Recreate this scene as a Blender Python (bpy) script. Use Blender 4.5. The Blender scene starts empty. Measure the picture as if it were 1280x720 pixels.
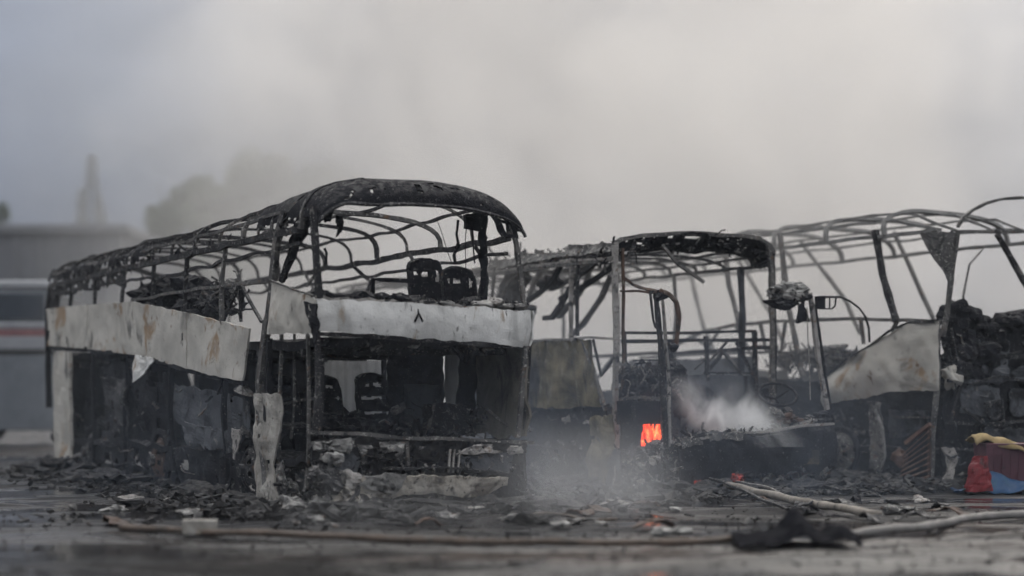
import bpy, math, random
from mathutils import Vector, noise

random.seed(7)
S = bpy.context.scene
C = S.collection
R = math.radians

# ------------------------------------------------------------------ camera, sky, sun, exposure
FPX, HOR, CAMH = 2200.0, 490.0, 1.25          # focal length in photo pixels, horizon row, eye height
cam_d = bpy.data.cameras.new('camera')
cam = bpy.data.objects.new('camera', cam_d)
C.objects.link(cam)
cam.location = (0, 0, CAMH)
cam.rotation_euler = (R(90), 0, 0)
cam_d.sensor_width = 36
cam_d.lens = 36 * FPX / 1280
cam_d.shift_y = (HOR - 360) / 1280
cam_d.clip_end = 2000
cam_d.dof.use_dof = True
cam_d.dof.focus_distance = 20.6
cam_d.dof.aperture_fstop = 0.43
S.camera = cam

SUN_EL, SUN_AZ = 48, 20                        # overcast: a broad soft sun ahead of the camera, behind the smoke (azimuth from the view axis, to the right)
world = bpy.data.worlds.new('World')
S.world = world
world.use_nodes = True
wn, wl = world.node_tree.nodes, world.node_tree.links
bg = wn['Background']
sky = wn.new('ShaderNodeTexSky')
sky.sky_type = 'NISHITA'
sky.sun_disc = False
sky.sun_elevation = R(SUN_EL)
sky.sun_rotation = R(SUN_AZ)
sky.air_density = 1.5
sky.dust_density = 4
tc = wn.new('ShaderNodeTexCoord')
sep = wn.new('ShaderNodeSeparateXYZ')
wl.new(tc.outputs['Generated'], sep.inputs[0])
# overcast deck: brighter overhead than at the horizon, as any overcast sky
grad = wn.new('ShaderNodeMapRange')
grad.interpolation_type = 'SMOOTHSTEP'
grad.inputs['From Min'].default_value = 0.0
grad.inputs['From Max'].default_value = 1.0
grad.inputs['To Min'].default_value = 1.0
grad.inputs['To Max'].default_value = 14.5
wl.new(sep.outputs[2], grad.inputs['Value'])
mp = wn.new('ShaderNodeMapping')
mp.inputs['Scale'].default_value = (3, 3, 11)
wl.new(tc.outputs['Generated'], mp.inputs[0])
cn = wn.new('ShaderNodeTexNoise')
cn.inputs['Scale'].default_value = 2.2
cn.inputs['Detail'].default_value = 5
wl.new(mp.outputs[0], cn.inputs['Vector'])
cr = wn.new('ShaderNodeMapRange')
cr.inputs['From Min'].default_value = 0.3
cr.inputs['From Max'].default_value = 0.7
cr.inputs['To Min'].default_value = 0.86
cr.inputs['To Max'].default_value = 1.12
wl.new(cn.outputs['Fac'], cr.inputs['Value'])
mul = wn.new('ShaderNodeMath')
mul.operation = 'MULTIPLY'
wl.new(grad.outputs[0], mul.inputs[0])
wl.new(cr.outputs[0], mul.inputs[1])
cc = wn.new('ShaderNodeVectorMath')
cc.operation = 'SCALE'
tint = wn.new('ShaderNodeMix')                 # far low cloud is bluer than the deck overhead
tint.data_type = 'RGBA'
tint.inputs['A'].default_value = (0.82, 0.945, 1.27, 1)
tint.inputs['B'].default_value = (0.965, 0.972, 0.985, 1)
te = wn.new('ShaderNodeMapRange')
te.inputs['From Min'].default_value = 0.10
te.inputs['From Max'].default_value = 0.50
wl.new(sep.outputs[2], te.inputs['Value'])
wl.new(te.outputs[0], tint.inputs['Factor'])
wl.new(tint.outputs['Result'], cc.inputs[0])
wl.new(mul.outputs[0], cc.inputs['Scale'])
mx = wn.new('ShaderNodeMix')
mx.data_type = 'RGBA'
mx.inputs['Factor'].default_value = 0.96
wl.new(sky.outputs[0], mx.inputs['A'])
wl.new(cc.outputs[0], mx.inputs['B'])
wl.new(mx.outputs['Result'], bg.inputs['Color'])
bg.inputs['Strength'].default_value = 0.075

sun_d = bpy.data.lights.new('sun', 'SUN')
sun_d.energy = 1.5
sun_d.angle = R(25)
sun_d.color = (1.0, 0.93, 0.83)
sun = bpy.data.objects.new('sun', sun_d)
C.objects.link(sun)
sun.rotation_euler = (R(90 - SUN_EL), 0, R(180 - SUN_AZ))

S.view_settings.view_transform = 'Standard'
S.view_settings.look = 'None'
S.view_settings.gamma = 1
S.view_settings.use_curve_mapping = False
S.view_settings.exposure = 0.85
S.render.engine = 'CYCLES'
S.cycles.use_denoising = True
S.cycles.max_bounces = 8
S.cycles.diffuse_bounces = 3
S.cycles.glossy_bounces = 2
S.cycles.volume_bounces = 3
S.cycles.volume_step_rate = 1.0
S.cycles.volume_max_steps = 128
S.cycles.use_adaptive_sampling = True
S.cycles.adaptive_threshold = 0.04

# ------------------------------------------------------------------ helpers
def tag(o, label=None, cat=None, group=None, kind=None):
    if label: o['label'] = label
    if cat: o['category'] = cat
    if group: o['group'] = group
    if kind: o['kind'] = kind
    return o

def empty(name, loc, rz=0):
    o = bpy.data.objects.new(name, None)
    C.objects.link(o)
    o.location = loc
    o.rotation_euler = (0, 0, rz)
    o.empty_display_size = 0.3
    return o

def nz(p, f=1.0, seed=0.0):
    return noise.noise(Vector((p[0] * f + seed, p[1] * f + seed * 1.7, p[2] * f - seed)))

class MB:
    """collects vertices and faces, then links them as one mesh object"""
    def __init__(self):
        self.v, self.f = [], []
    def tube(self, path, r, sides=6, jit=0.0, seed=0.0, closed_ends=True, rfun=None, fine=0.0):
        pts = [Vector(p) for p in path]
        if fine:
            out = [pts[0]]
            for a, b in zip(pts, pts[1:]):
                n = max(1, int((b - a).length / fine))
                for k in range(1, n + 1):
                    out.append(a.lerp(b, k / n))
            pts = out
        if jit:
            pts = [p + Vector((nz(p, 1.7, seed), nz(p, 1.7, seed + 9), nz(p, 1.7, seed + 21))) * jit for p in pts]
        n0 = len(self.v)
        up = None
        N = len(pts)
        for i, p in enumerate(pts):
            d = (pts[min(i + 1, N - 1)] - pts[max(i - 1, 0)]).normalized()
            if up is None:
                up = Vector((0, 0, 1)) if abs(d.z) < 0.9 else Vector((1, 0, 0))
            s = d.cross(up).normalized()
            up = s.cross(d).normalized()
            rr = r * (rfun(i / max(1, N - 1)) if rfun else 1) * (1 + 0.28 * nz(p, 6, seed + 3) if jit else 1)
            for k in range(sides):
                a = 2 * math.pi * (k + .5) / sides
                self.v.append(p + s * (rr * math.cos(a)) + up * (rr * math.sin(a)))
        for i in range(N - 1):
            for k in range(sides):
                a = n0 + i * sides + k
                b = n0 + i * sides + (k + 1) % sides
                self.f.append((a, b, b + sides, a + sides))
        if closed_ends:
            self.f.append(tuple(n0 + k for k in reversed(range(sides))))
            self.f.append(tuple(n0 + (N - 1) * sides + k for k in range(sides)))
        return self
    def sheet(self, fn, nu, nv, amp=0.0, freq=2.0, rag=0.0, seed=0.0, hole=None, mask=None, hf=4.5):
        """fn(s,t) -> point; noise along the normal, ragged rim, holes where noise passes 'hole'"""
        n0 = len(self.v)
        for j in range(nv + 1):
            for i in range(nu + 1):
                s, t = i / nu, j / nv
                p = Vector(fn(s, t))
                e = 0.01
                du = Vector(fn(min(1, s + e), t)) - Vector(fn(max(0, s - e), t))
                dv = Vector(fn(s, min(1, t + e))) - Vector(fn(s, max(0, t - e)))
                n = du.cross(dv)
                n = n.normalized() if n.length > 1e-9 else Vector((0, 0, 1))
                q = p + n * (amp * (nz(p, freq, seed) + .4 * nz(p, freq * 3, seed + 5)))
                if rag:
                    if i in (0, nu): q += du.normalized() * rag * nz(p, 7, seed + 11)
                    if j in (0, nv): q += dv.normalized() * rag * (nz(p, 5, seed + 13) + .6 * nz(p, 14, seed + 14))
                self.v.append(q)
        for j in range(nv):
            for i in range(nu):
                s, t = (i + .5) / nu, (j + .5) / nv
                if mask and not mask(s, t): continue
                a = n0 + j * (nu + 1) + i
                if hole is not None:
                    c = self.v[a]
                    if nz(c, hf, seed + 31) + .5 * nz(c, hf * 2.5, seed + 33) > hole: continue
                self.f.append((a, a + 1, a + nu + 2, a + nu + 1))
        return self
    def quad(self, a, b, c, d, nu, nv, **k):
        a, b, c, d = Vector(a), Vector(b), Vector(c), Vector(d)
        return self.sheet(lambda s, t: a.lerp(b, s).lerp(d.lerp(c, s), t), nu, nv, **k)
    def box(self, c, size, rot=None, jit=0.0):
        n0 = len(self.v)
        for z in (-.5, .5):
            for y in (-.5, .5):
                for x in (-.5, .5):
                    p = Vector((x * size[0], y * size[1], z * size[2]))
                    if jit: p += Vector((random.uniform(-1, 1), random.uniform(-1, 1), random.uniform(-1, 1))) * jit
                    if rot: p = rot @ p
                    self.v.append(Vector(c) + p)
        for q in ((0, 2, 3, 1), (4, 5, 7, 6), (0, 1, 5, 4), (2, 6, 7, 3), (0, 4, 6, 2), (1, 3, 7, 5)):
            self.f.append(tuple(n0 + k for k in q))
        return self
    def lump(self, c, rad, nu=14, nv=9, amp=.35, freq=3.0, seed=0.0):
        n0 = len(self.v)
        c = Vector(c)
        for j in range(nv + 1):
            th = math.pi * j / nv
            for i in range(nu):
                ph = 2 * math.pi * i / nu
                d = Vector((math.sin(th) * math.cos(ph), math.sin(th) * math.sin(ph), math.cos(th)))
                p = Vector((d.x * rad[0], d.y * rad[1], d.z * rad[2]))
                k = 1 + amp * (nz(c + p, freq, seed) + .6 * nz(c + p, freq * 2.7, seed + 4))
                self.v.append(c + p * k)
        for j in range(nv):
            for i in range(nu):
                a, b = n0 + j * nu + i, n0 + j * nu + (i + 1) % nu
                self.f.append((a, a + nu, b + nu, b))
        return self
    def ring(self, c, r, tr, axis, n=28, m=6, frac=1.0):
        axis = Vector(axis).normalized()
        a = axis.orthogonal().normalized()
        b = axis.cross(a)
        pts = [Vector(c) + (a * math.cos(2 * math.pi * frac * k / n) + b * math.sin(2 * math.pi * frac * k / n)) * r for k in range(n + 1)]
        return self.tube(pts, tr, m)
    def build(self, name, mat, parent=None, solid=0.0, smooth=False, bevel=0.0):
        me = bpy.data.meshes.new(name)
        me.from_pydata([tuple(p) for p in self.v], [], self.f)
        me.update()
        if smooth:
            me.polygons.foreach_set('use_smooth', [True] * len(me.polygons))
        me.materials.append(mat)
        o = bpy.data.objects.new(name, me)
        C.objects.link(o)
        if parent: o.parent = parent
        if solid:
            m = o.modifiers.new('thick', 'SOLIDIFY')
            m.thickness = solid
            m.offset = 0
        if bevel:
            m = o.modifiers.new('bevel', 'BEVEL')
            m.width = bevel
            m.segments = 2
        return o

def rubble_mb(n, place, smin=.02, smax=.12, flat=.5):
    mb = MB()
    from mathutils import Euler
    for k in range(n):
        p = place()
        s = smin + (smax - smin) * random.random() ** 3
        rot = Euler((random.uniform(-.5, .5), random.uniform(-.5, .5), random.uniform(0, 6.28))).to_matrix()
        e = random.uniform(.6, 3.6)
        mb.box((p[0], p[1], p[2] + s * .2), (s * e, s, s * random.uniform(.15, .7) * flat * 2), rot, s * .28)
    return mb

# ------------------------------------------------------------------ materials (all procedural)
def mat_base(name):
    m = bpy.data.materials.new(name)
    m.use_nodes = True
    return m, m.node_tree.nodes, m.node_tree.links, m.node_tree.nodes['Principled BSDF']

def noise_node(n, l, scale, detail=6, vec=None, dist=0.0, rough=.6):
    t = n.new('ShaderNodeTexNoise')
    t.inputs['Scale'].default_value = scale
    t.inputs['Detail'].default_value = detail
    t.inputs['Roughness'].default_value = rough
    t.inputs['Distortion'].default_value = dist
    if vec: l.new(vec, t.inputs['Vector'])
    return t

def ramp(n, l, src, stops):
    r = n.new('ShaderNodeValToRGB')
    e = r.color_ramp.elements
    while len(e) < len(stops): e.new(.5)
    for k, (p, c) in enumerate(stops):
        e[k].position = p
        e[k].color = (*c, 1) if len(c) == 3 else c
    l.new(src, r.inputs[0])
    return r.outputs[0]

def mixc(n, l, fac, a, b):
    m = n.new('ShaderNodeMix')
    m.data_type = 'RGBA'
    if isinstance(fac, float): m.inputs['Factor'].default_value = fac
    else: l.new(fac, m.inputs['Factor'])
    for sock, val in (('A', a), ('B', b)):
        if isinstance(val, tuple): m.inputs[sock].default_value = (*val, 1)
        else: l.new(val, m.inputs[sock])
    return m.outputs['Result']

def burnt(name, base, patches=(), ash=(.32, .31, .30), ash_amt=.5, rough=.85, scale=3.0, metal=0.0, bump=.9, streak=0.0, ash_thr=.55, flake=None, spec=.22):
    """base: ramp stops of the main noise; patches: (scale, threshold, colour, seed); ash settles on upward faces"""
    m, n, l, p = mat_base(name)
    tcn = n.new('ShaderNodeTexCoord')
    vec = tcn.outputs['Object']
    a = noise_node(n, l, scale, 6, vec, .4)
    col = ramp(n, l, a.outputs['Fac'], base)
    for sc, thr, c, sd in patches:
        mpp = n.new('ShaderNodeMapping')
        mpp.inputs['Location'].default_value = (sd, sd * .7, sd * 1.3)
        if streak: mpp.inputs['Scale'].default_value = (1, 1, streak)
        l.new(vec, mpp.inputs[0])
        t = noise_node(n, l, sc, 4, mpp.outputs[0], .6)
        k = ramp(n, l, t.outputs['Fac'], [(thr, (0, 0, 0)), (min(1, thr + .1), (1, 1, 1))])
        col = mixc(n, l, k, col, c)
    if flake:
        fs, thr, fc = flake
        t = noise_node(n, l, fs, 3, vec, .8, .7)
        k = ramp(n, l, t.outputs['Fac'], [(thr, (0, 0, 0)), (thr + .05, (1, 1, 1))])
        col = mixc(n, l, k, col, fc)
    if ash_amt:
        g = n.new('ShaderNodeNewGeometry')
        sx = n.new('ShaderNodeSeparateXYZ')
        l.new(g.outputs['Normal'], sx.inputs[0])
        up = ramp(n, l, sx.outputs[2], [(.35, (0, 0, 0)), (.9, (ash_amt,) * 3)])
        t = noise_node(n, l, 14, 3, vec)
        k2 = ramp(n, l, t.outputs['Fac'], [(ash_thr - .12, (0, 0, 0)), (ash_thr + .08, (1, 1, 1))])
        mm = n.new('ShaderNodeMath')
        mm.operation = 'MULTIPLY'
        l.new(up, mm.inputs[0])
        l.new(k2, mm.inputs[1])
        col = mixc(n, l, mm.outputs[0], col, ash)
    l.new(col, p.inputs['Base Color'])
    p.inputs['Roughness'].default_value = rough
    p.inputs['Metallic'].default_value = metal
    p.inputs['Specular IOR Level'].default_value = spec
    if bump:
        t = noise_node(n, l, 38, 4, vec)
        b = n.new('ShaderNodeBump')
        b.inputs['Strength'].default_value = bump
        b.inputs['Distance'].default_value = .012
        l.new(t.outputs['Fac'], b.inputs['Height'])
        l.new(b.outputs[0], p.inputs['Normal'])
    return m

K = (.010, .010, .012)
M = {}
M['char'] = burnt('charred_steel', [(.3, (.008, .008, .010)), (.55, (.022, .022, .025)), (.8, (.075, .072, .07))], [(9, .60, (.17, .16, .15), 3), (6, .64, (.10, .06, .04), 8)], flake=(30, .60, (.24, .23, .22)))
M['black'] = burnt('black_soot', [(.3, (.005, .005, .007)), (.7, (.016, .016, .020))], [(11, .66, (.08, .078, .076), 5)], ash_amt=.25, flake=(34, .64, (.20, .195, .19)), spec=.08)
M['steel'] = burnt('grey_scorched_steel', [(.25, (.03, .03, .031)), (.5, (.085, .083, .082)), (.75, (.19, .175, .16))], [(5, .56, (.025, .025, .027), 2), (8, .60, (.12, .075, .05), 6)], ash_amt=.6, ash=(.4, .39, .37), flake=(26, .58, (.33, .32, .30)))
M['pale_steel'] = burnt('pale_ashy_steel', [(.25, (.14, .135, .13)), (.5, (.27, .255, .24)), (.75, (.40, .38, .355))], [(6, .55, (.035, .034, .034), 4), (9, .60, (.14, .09, .06), 9)], ash_amt=.6, ash=(.5, .48, .46), flake=(28, .60, (.02, .02, .02)))
M['white_panel'] = burnt('scorched_white_panel', [(.28, (.43, .425, .41)), (.5, (.58, .575, .555)), (.75, (.68, .67, .65))], [(2.2, .54, (.42, .415, .40), 1), (5, .62, (.26, .255, .25), 17), (14, .62, (.08, .075, .07), 7), (3.2, .60, (.25, .19, .13), 12)], ash_amt=.4, ash=(.55, .54, .52), scale=2.6, streak=.5, rough=.7, bump=.5, flake=(38, .68, (.05, .048, .045)))
M['beige_panel'] = burnt('scorched_beige_panel', [(.25, (.27, .255, .23)), (.5, (.44, .42, .38)), (.75, (.54, .515, .47))], [(1.6, .57, (.27, .19, .12), 3), (4.5, .63, (.14, .085, .05), 22), (1.3, .57, (.12, .115, .105), 6), (4, .64, (.16, .15, .135), 16), (12, .66, (.13, .115, .10), 11)], ash_amt=.3, scale=1.3, streak=1.0, rough=.75, bump=.3, flake=(36, .66, (.05, .045, .04)))
M['ochre_panel'] = burnt('scorched_ochre_panel', [(.3, (.03, .028, .024)), (.48, (.10, .085, .05)), (.7, (.21, .18, .115))], [(1.7, .52, (.014, .014, .015), 4), (7, .60, (.22, .20, .16), 9)], ash_amt=.5, scale=2.4, streak=.4, flake=(24, .62, (.02, .02, .02)))
M['dull_sheet'] = burnt('dull_smoked_sheet', [(.3, (.15, .15, .15)), (.5, (.21, .21, .205)), (.75, (.27, .268, .26))], [(2.2, .60, (.09, .09, .09), 4), (9, .66, (.12, .08, .05), 8)], ash_amt=0, scale=1.5, streak=.3, bump=.3)
M['slat_rust'] = burnt('rusty_slats', [(.3, (.07, .04, .03)), (.5, (.16, .09, .065)), (.75, (.26, .17, .13))], [(6, .60, (.03, .025, .022), 5)], ash_amt=.3)
M['pale_skin'] = burnt('flaking_pale_skin', [(.3, (.13, .125, .115)), (.5, (.28, .265, .24)), (.7, (.44, .42, .385))], [(2.6, .56, (.05, .048, .045), 3), (7, .62, (.17, .12, .08), 9)], ash_amt=.3, scale=3.5, streak=.6, bump=.6, flake=(28, .62, (.03, .03, .03)))
M['hoop_grey'] = burnt('pale_smoked_tube', [(.3, (.10, .10, .10)), (.5, (.18, .178, .172)), (.75, (.27, .265, .255))], [(5, .60, (.05, .05, .05), 2), (8, .64, (.15, .10, .07), 6)], ash_amt=.4)
M['beige_soot'] = burnt('sooty_beige_lining', [(.3, (.06, .056, .05)), (.5, (.14, .13, .11)), (.75, (.24, .22, .19))], [(2.5, .56, (.025, .024, .023), 4), (7, .64, (.25, .22, .18), 9)], ash_amt=.3, scale=2.4, streak=.4, flake=(24, .64, (.02, .02, .02)))
M['brown_rust'] = burnt('rusted_steel', [(.3, (.03, .02, .016)), (.55, (.085, .05, .036)), (.8, (.16, .105, .08))], [(6, .53, (.018, .017, .017), 5), (9, .62, (.2, .18, .16), 8)], ash_amt=.3)
M['blue_grey'] = burnt('smoked_blue_grey_panel', [(.3, (.035, .037, .042)), (.55, (.08, .085, .095)), (.8, (.14, .145, .155))], [(2.3, .52, (.012, .012, .014), 6), (7, .62, (.16, .155, .15), 2)], ash_amt=.4, scale=1.8, flake=(30, .62, (.02, .02, .02)))
M['bumper'] = burnt('blistered_cream_paint', [(.3, (.30, .265, .22)), (.5, (.46, .42, .36)), (.75, (.62, .59, .54))], [(4, .54, (.13, .11, .09), 2), (7, .58, (.05, .045, .04), 8)], ash_amt=.2, flake=(26, .60, (.04, .035, .03)))
M['ash'] = burnt('pale_ash', [(.3, (.10, .098, .095)), (.5, (.22, .215, .205)), (.75, (.40, .39, .37))], [(7, .52, (.03, .03, .03), 4)], ash_amt=.5, ash=(.55, .54, .52))
M['soot_sheet'] = burnt('soot_black_sheet', [(.3, (.004, .004, .006)), (.7, (.012, .012, .015))], [], ash_amt=0, rough=.9, spec=.03)
M['timber'] = burnt('weathered_timber', [(.3, (.13, .115, .10)), (.6, (.26, .235, .205)), (.8, (.36, .33, .30))], [(5, .62, (.03, .03, .03), 4)], ash_amt=.3, scale=6)
M['hose'] = burnt('dirty_hose', [(.3, (.05, .04, .033)), (.6, (.11, .082, .065)), (.8, (.16, .13, .11))], [(5, .60, (.05, .045, .04), 4)], ash_amt=.2, scale=4, rough=.6)
M['grey_hose'] = burnt('grey_canvas_hose', [(.3, (.12, .115, .11)), (.6, (.22, .21, .20)), (.8, (.29, .28, .265))], [(5, .60, (.06, .055, .05), 4)], ash_amt=.2, scale=4, rough=.7)
M['rubble'] = burnt('charred_rubble', [(.3, (.007, .007, .008)), (.5, (.022, .021, .022)), (.66, (.045, .044, .043)), (.8, (.17, .165, .16))], [(3, .68, (.07, .045, .033), 5)], ash_amt=.2, scale=7)
M['red_plastic'] = burnt('red_plastic', [(.3, (.11, .012, .016)), (.7, (.22, .020, .026))], [(6, .56, (.05, .02, .02), 3), (12, .62, (.10, .09, .09), 5)], ash_amt=.3, rough=.7, bump=.3)
M['maroon_plastic'] = burnt('maroon_plastic', [(.3, (.07, .032, .045)), (.7, (.13, .055, .07))], [(5, .64, (.05, .03, .04), 3)], ash_amt=.2, rough=.5, bump=.1)
M['blue_tarp'] = burnt('blue_tarpaulin', [(.3, (.012, .035, .085)), (.6, (.02, .065, .15)), (.8, (.03, .10, .14))], [(2.6, .50, (.022, .095, .10), 5), (6, .60, (.03, .03, .035), 9)], ash_amt=.15, rough=.5, bump=.2)
M['yellow_cloth'] = burnt('yellow_cloth', [(.3, (.18, .13, .06)), (.7, (.36, .27, .14))], [(7, .64, (.12, .08, .04), 3)], ash_amt=0, bump=.3)
M['hall_wall'] = burnt('grey_cladding', [(.3, (.09, .095, .11)), (.7, (.13, .135, .15))], [], ash_amt=0, bump=.1, scale=.3)
M['hall_roof'] = burnt('grey_roof_sheet', [(.3, (.12, .125, .14)), (.7, (.16, .165, .18))], [], ash_amt=0, bump=.1, scale=.3)
M['coach_blue'] = burnt('dusty_blue_grey_paint', [(.3, (.11, .125, .145)), (.7, (.16, .175, .195))], [], ash_amt=.2, bump=.05, rough=.4)
M['coach_white'] = burnt('dusty_white_paint', [(.3, (.22, .23, .25)), (.7, (.30, .31, .33))], [], ash_amt=.2, bump=.05, rough=.4)
M['coach_red'] = burnt('dusty_red_paint', [(.3, (.19, .09, .10)), (.7, (.24, .12, .12))], [], ash_amt=.2, bump=.05, rough=.4)
M['dark_glass'] = burnt('dark_tinted_glass', [(.3, (.03, .04, .055)), (.7, (.045, .055, .07))], [], ash_amt=0, bump=0, rough=.12)
M['tyre'] = burnt('tyre_rubber', [(.3, (.015, .015, .016)), (.7, (.03, .03, .03))], [], ash_amt=.3)
M['tower'] = burnt('weathered_concrete', [(.3, (.16, .16, .16)), (.7, (.24, .24, .24))], [], ash_amt=0, bump=.2)
M['bark'] = burnt('bark', [(.3, (.04, .033, .026)), (.7, (.09, .075, .06))], [], ash_amt=0)
M['leaf'] = burnt('leaf_green', [(.3, (.035, .05, .028)), (.5, (.055, .08, .04)), (.7, (.08, .105, .055))], [], ash_amt=0, bump=0, scale=.8)

def flame_mat(name, stops, strength, scale):
    m, n, l, p = mat_base(name)
    tcn = n.new('ShaderNodeTexCoord')
    mpp = n.new('ShaderNodeMapping')
    mpp.inputs['Scale'].default_value = (1, 1, .45)
    l.new(tcn.outputs['Object'], mpp.inputs[0])
    t = noise_node(n, l, scale, 4, mpp.outputs[0], 1.0)
    c = ramp(n, l, t.outputs['Fac'], stops)
    l.new(c, p.inputs['Emission Color'])
    p.inputs['Emission Strength'].default_value = strength
    p.inputs['Base Color'].default_value = (.02, .01, .01, 1)
    return m
M['flame'] = flame_mat('flame', [(.32, (.10, .004, .003)), (.47, (.60, .025, .010)), (.60, (1.0, .10, .03)), (.72, (1.0, .34, .10))], 1.7, 17)
M['ember'] = flame_mat('ember', [(.42, (.0, .0, .0)), (.6, (.5, .03, .01)), (.75, (1.0, .12, .04))], .35, 16)

def math_node(n, l, op, a, b=None, clamp=False):
    q = n.new('ShaderNodeMath')
    q.operation = op
    q.use_clamp = clamp
    for k, x in enumerate((a, b)):
        if x is None: continue
        if isinstance(x, (int, float)): q.inputs[k].default_value = x
        else: l.new(x, q.inputs[k])
    return q.outputs[0]

def mapr(n, l, v, a, b, c, d, smooth=True):
    q = n.new('ShaderNodeMapRange')
    q.interpolation_type = 'SMOOTHSTEP' if smooth else 'LINEAR'
    for k, x in zip(('From Min', 'From Max', 'To Min', 'To Max'), (a, b, c, d)): q.inputs[k].default_value = x
    l.new(v, q.inputs['Value'])
    return q.outputs[0]

def ground_mat():
    m, n, l, p = mat_base('wet_sooty_ground')
    tcn = n.new('ShaderNodeTexCoord')
    vec = tcn.outputs['Object']
    mpp = n.new('ShaderNodeMapping')
    mpp.inputs['Scale'].default_value = (.45, 1, 1)
    l.new(vec, mpp.inputs[0])
    a = noise_node(n, l, .9, 9, mpp.outputs[0], .5, .65)
    col = ramp(n, l, a.outputs['Fac'], [(.28, (.010, .010, .012)), (.44, (.030, .029, .029)), (.56, (.070, .067, .064)), (.70, (.15, .145, .138))])
    b = noise_node(n, l, .35, 4, mpp.outputs[0])
    br = ramp(n, l, b.outputs['Fac'], [(.5, (0, 0, 0)), (.66, (.75, .75, .75))])
    col = mixc(n, l, br, col, (.105, .068, .050))
    c = noise_node(n, l, 22, 8, vec, .2, .7)
    sp = ramp(n, l, c.outputs['Fac'], [(.60, (0, 0, 0)), (.70, (.8, .8, .8))])
    col = mixc(n, l, sp, col, (.26, .25, .235))
    d = noise_node(n, l, 55, 3, vec)
    dk = ramp(n, l, d.outputs['Fac'], [(.3, (.9, .9, .9)), (.45, (0, 0, 0))])
    col = mixc(n, l, dk, col, (.012, .012, .013))
    # a near-black patch with a wavering rim on one side of the yard
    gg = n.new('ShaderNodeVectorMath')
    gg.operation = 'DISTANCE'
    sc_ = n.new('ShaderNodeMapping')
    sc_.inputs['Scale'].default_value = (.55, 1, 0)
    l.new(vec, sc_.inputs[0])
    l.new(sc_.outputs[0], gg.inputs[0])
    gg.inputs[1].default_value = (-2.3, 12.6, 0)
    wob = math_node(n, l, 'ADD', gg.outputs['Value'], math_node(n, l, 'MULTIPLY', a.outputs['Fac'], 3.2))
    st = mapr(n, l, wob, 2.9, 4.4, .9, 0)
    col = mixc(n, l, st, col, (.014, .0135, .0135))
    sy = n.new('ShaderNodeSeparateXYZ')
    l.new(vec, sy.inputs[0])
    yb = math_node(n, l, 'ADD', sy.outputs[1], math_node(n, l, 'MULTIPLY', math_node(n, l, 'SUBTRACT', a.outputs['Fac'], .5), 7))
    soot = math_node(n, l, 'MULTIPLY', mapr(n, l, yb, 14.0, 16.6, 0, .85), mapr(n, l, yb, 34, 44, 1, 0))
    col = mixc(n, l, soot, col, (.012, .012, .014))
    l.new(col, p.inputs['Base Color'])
    w = noise_node(n, l, .7, 6, mpp.outputs[0], .8)
    rg = ramp(n, l, w.outputs['Fac'], [(.40, (.85,) * 3), (.48, (.40,) * 3), (.55, (.10,) * 3)])
    l.new(rg, p.inputs['Roughness'])
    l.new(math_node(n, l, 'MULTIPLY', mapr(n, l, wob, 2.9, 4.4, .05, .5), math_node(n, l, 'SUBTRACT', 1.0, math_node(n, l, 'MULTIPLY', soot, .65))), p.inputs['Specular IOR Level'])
    wet = ramp(n, l, w.outputs['Fac'], [(.42, (1, 1, 1)), (.55, (.05, .05, .05))])
    bm = n.new('ShaderNodeBump')
    bm.inputs['Distance'].default_value = .03
    l.new(wet, bm.inputs['Strength'])
    h = noise_node(n, l, 17, 8, vec, 0, .7)
    l.new(h.outputs['Fac'], bm.inputs['Height'])
    l.new(bm.outputs[0], p.inputs['Normal'])
    return m
M['ground'] = ground_mat()

def volume_mat(name, color, build_density, aniso=0.0, colfn=None):
    m, n, l, p = mat_base(name)
    n.remove(p)
    out = n['Material Output']
    v = n.new('ShaderNodeVolumePrincipled')
    v.inputs['Color'].default_value = (*color, 1)
    v.inputs['Anisotropy'].default_value = aniso
    d = build_density(n, l)
    if colfn: l.new(colfn(n, l), v.inputs['Color'])
    if isinstance(d, float): v.inputs['Density'].default_value = d
    else: l.new(d, v.inputs['Density'])
    l.new(v.outputs[0], out.inputs['Volume'])
    return m

# ------------------------------------------------------------------ photo-to-place helpers (ray from the eye onto a real plane)
def ray(px, py):
    return Vector(((px - 640) / FPX, 1.0, (HOR - py) / FPX))

def gp(px, py, z=0.0):
    """point on the ground (height z)"""
    d = ray(px, py)
    t = (z - CAMH) / d.z
    return Vector((d.x * t, t, z))

def at(px, py, Y):
    d = ray(px, py) * Y
    return Vector((d.x, Y, CAMH + d.z))

class Frame:
    """a coach's own axes: u across its front, v back along its side, z up"""
    def __init__(self, x, y, deg):
        self.o = Vector((x, y, 0))
        a = R(deg)
        self.rz = a
        self.U = Vector((math.cos(a), math.sin(a), 0))
        self.V = Vector((-math.sin(a), math.cos(a), 0))
    def _hit(self, px, py, axis, val):
        d = ray(px, py)
        c = Vector((0, 0, CAMH)) - self.o
        t = (val - c.dot(axis)) / d.dot(axis)
        p = c + d * t
        return Vector((p.dot(self.U), p.dot(self.V), p.z))
    def fp(self, px, py, v=0.0): return self._hit(px, py, self.V, v)
    def sp(self, px, py, u=0.0): return self._hit(px, py, self.U, u)
    def world(self, p): return self.o + self.U * p[0] + self.V * p[1] + Vector((0, 0, p[2]))

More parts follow.
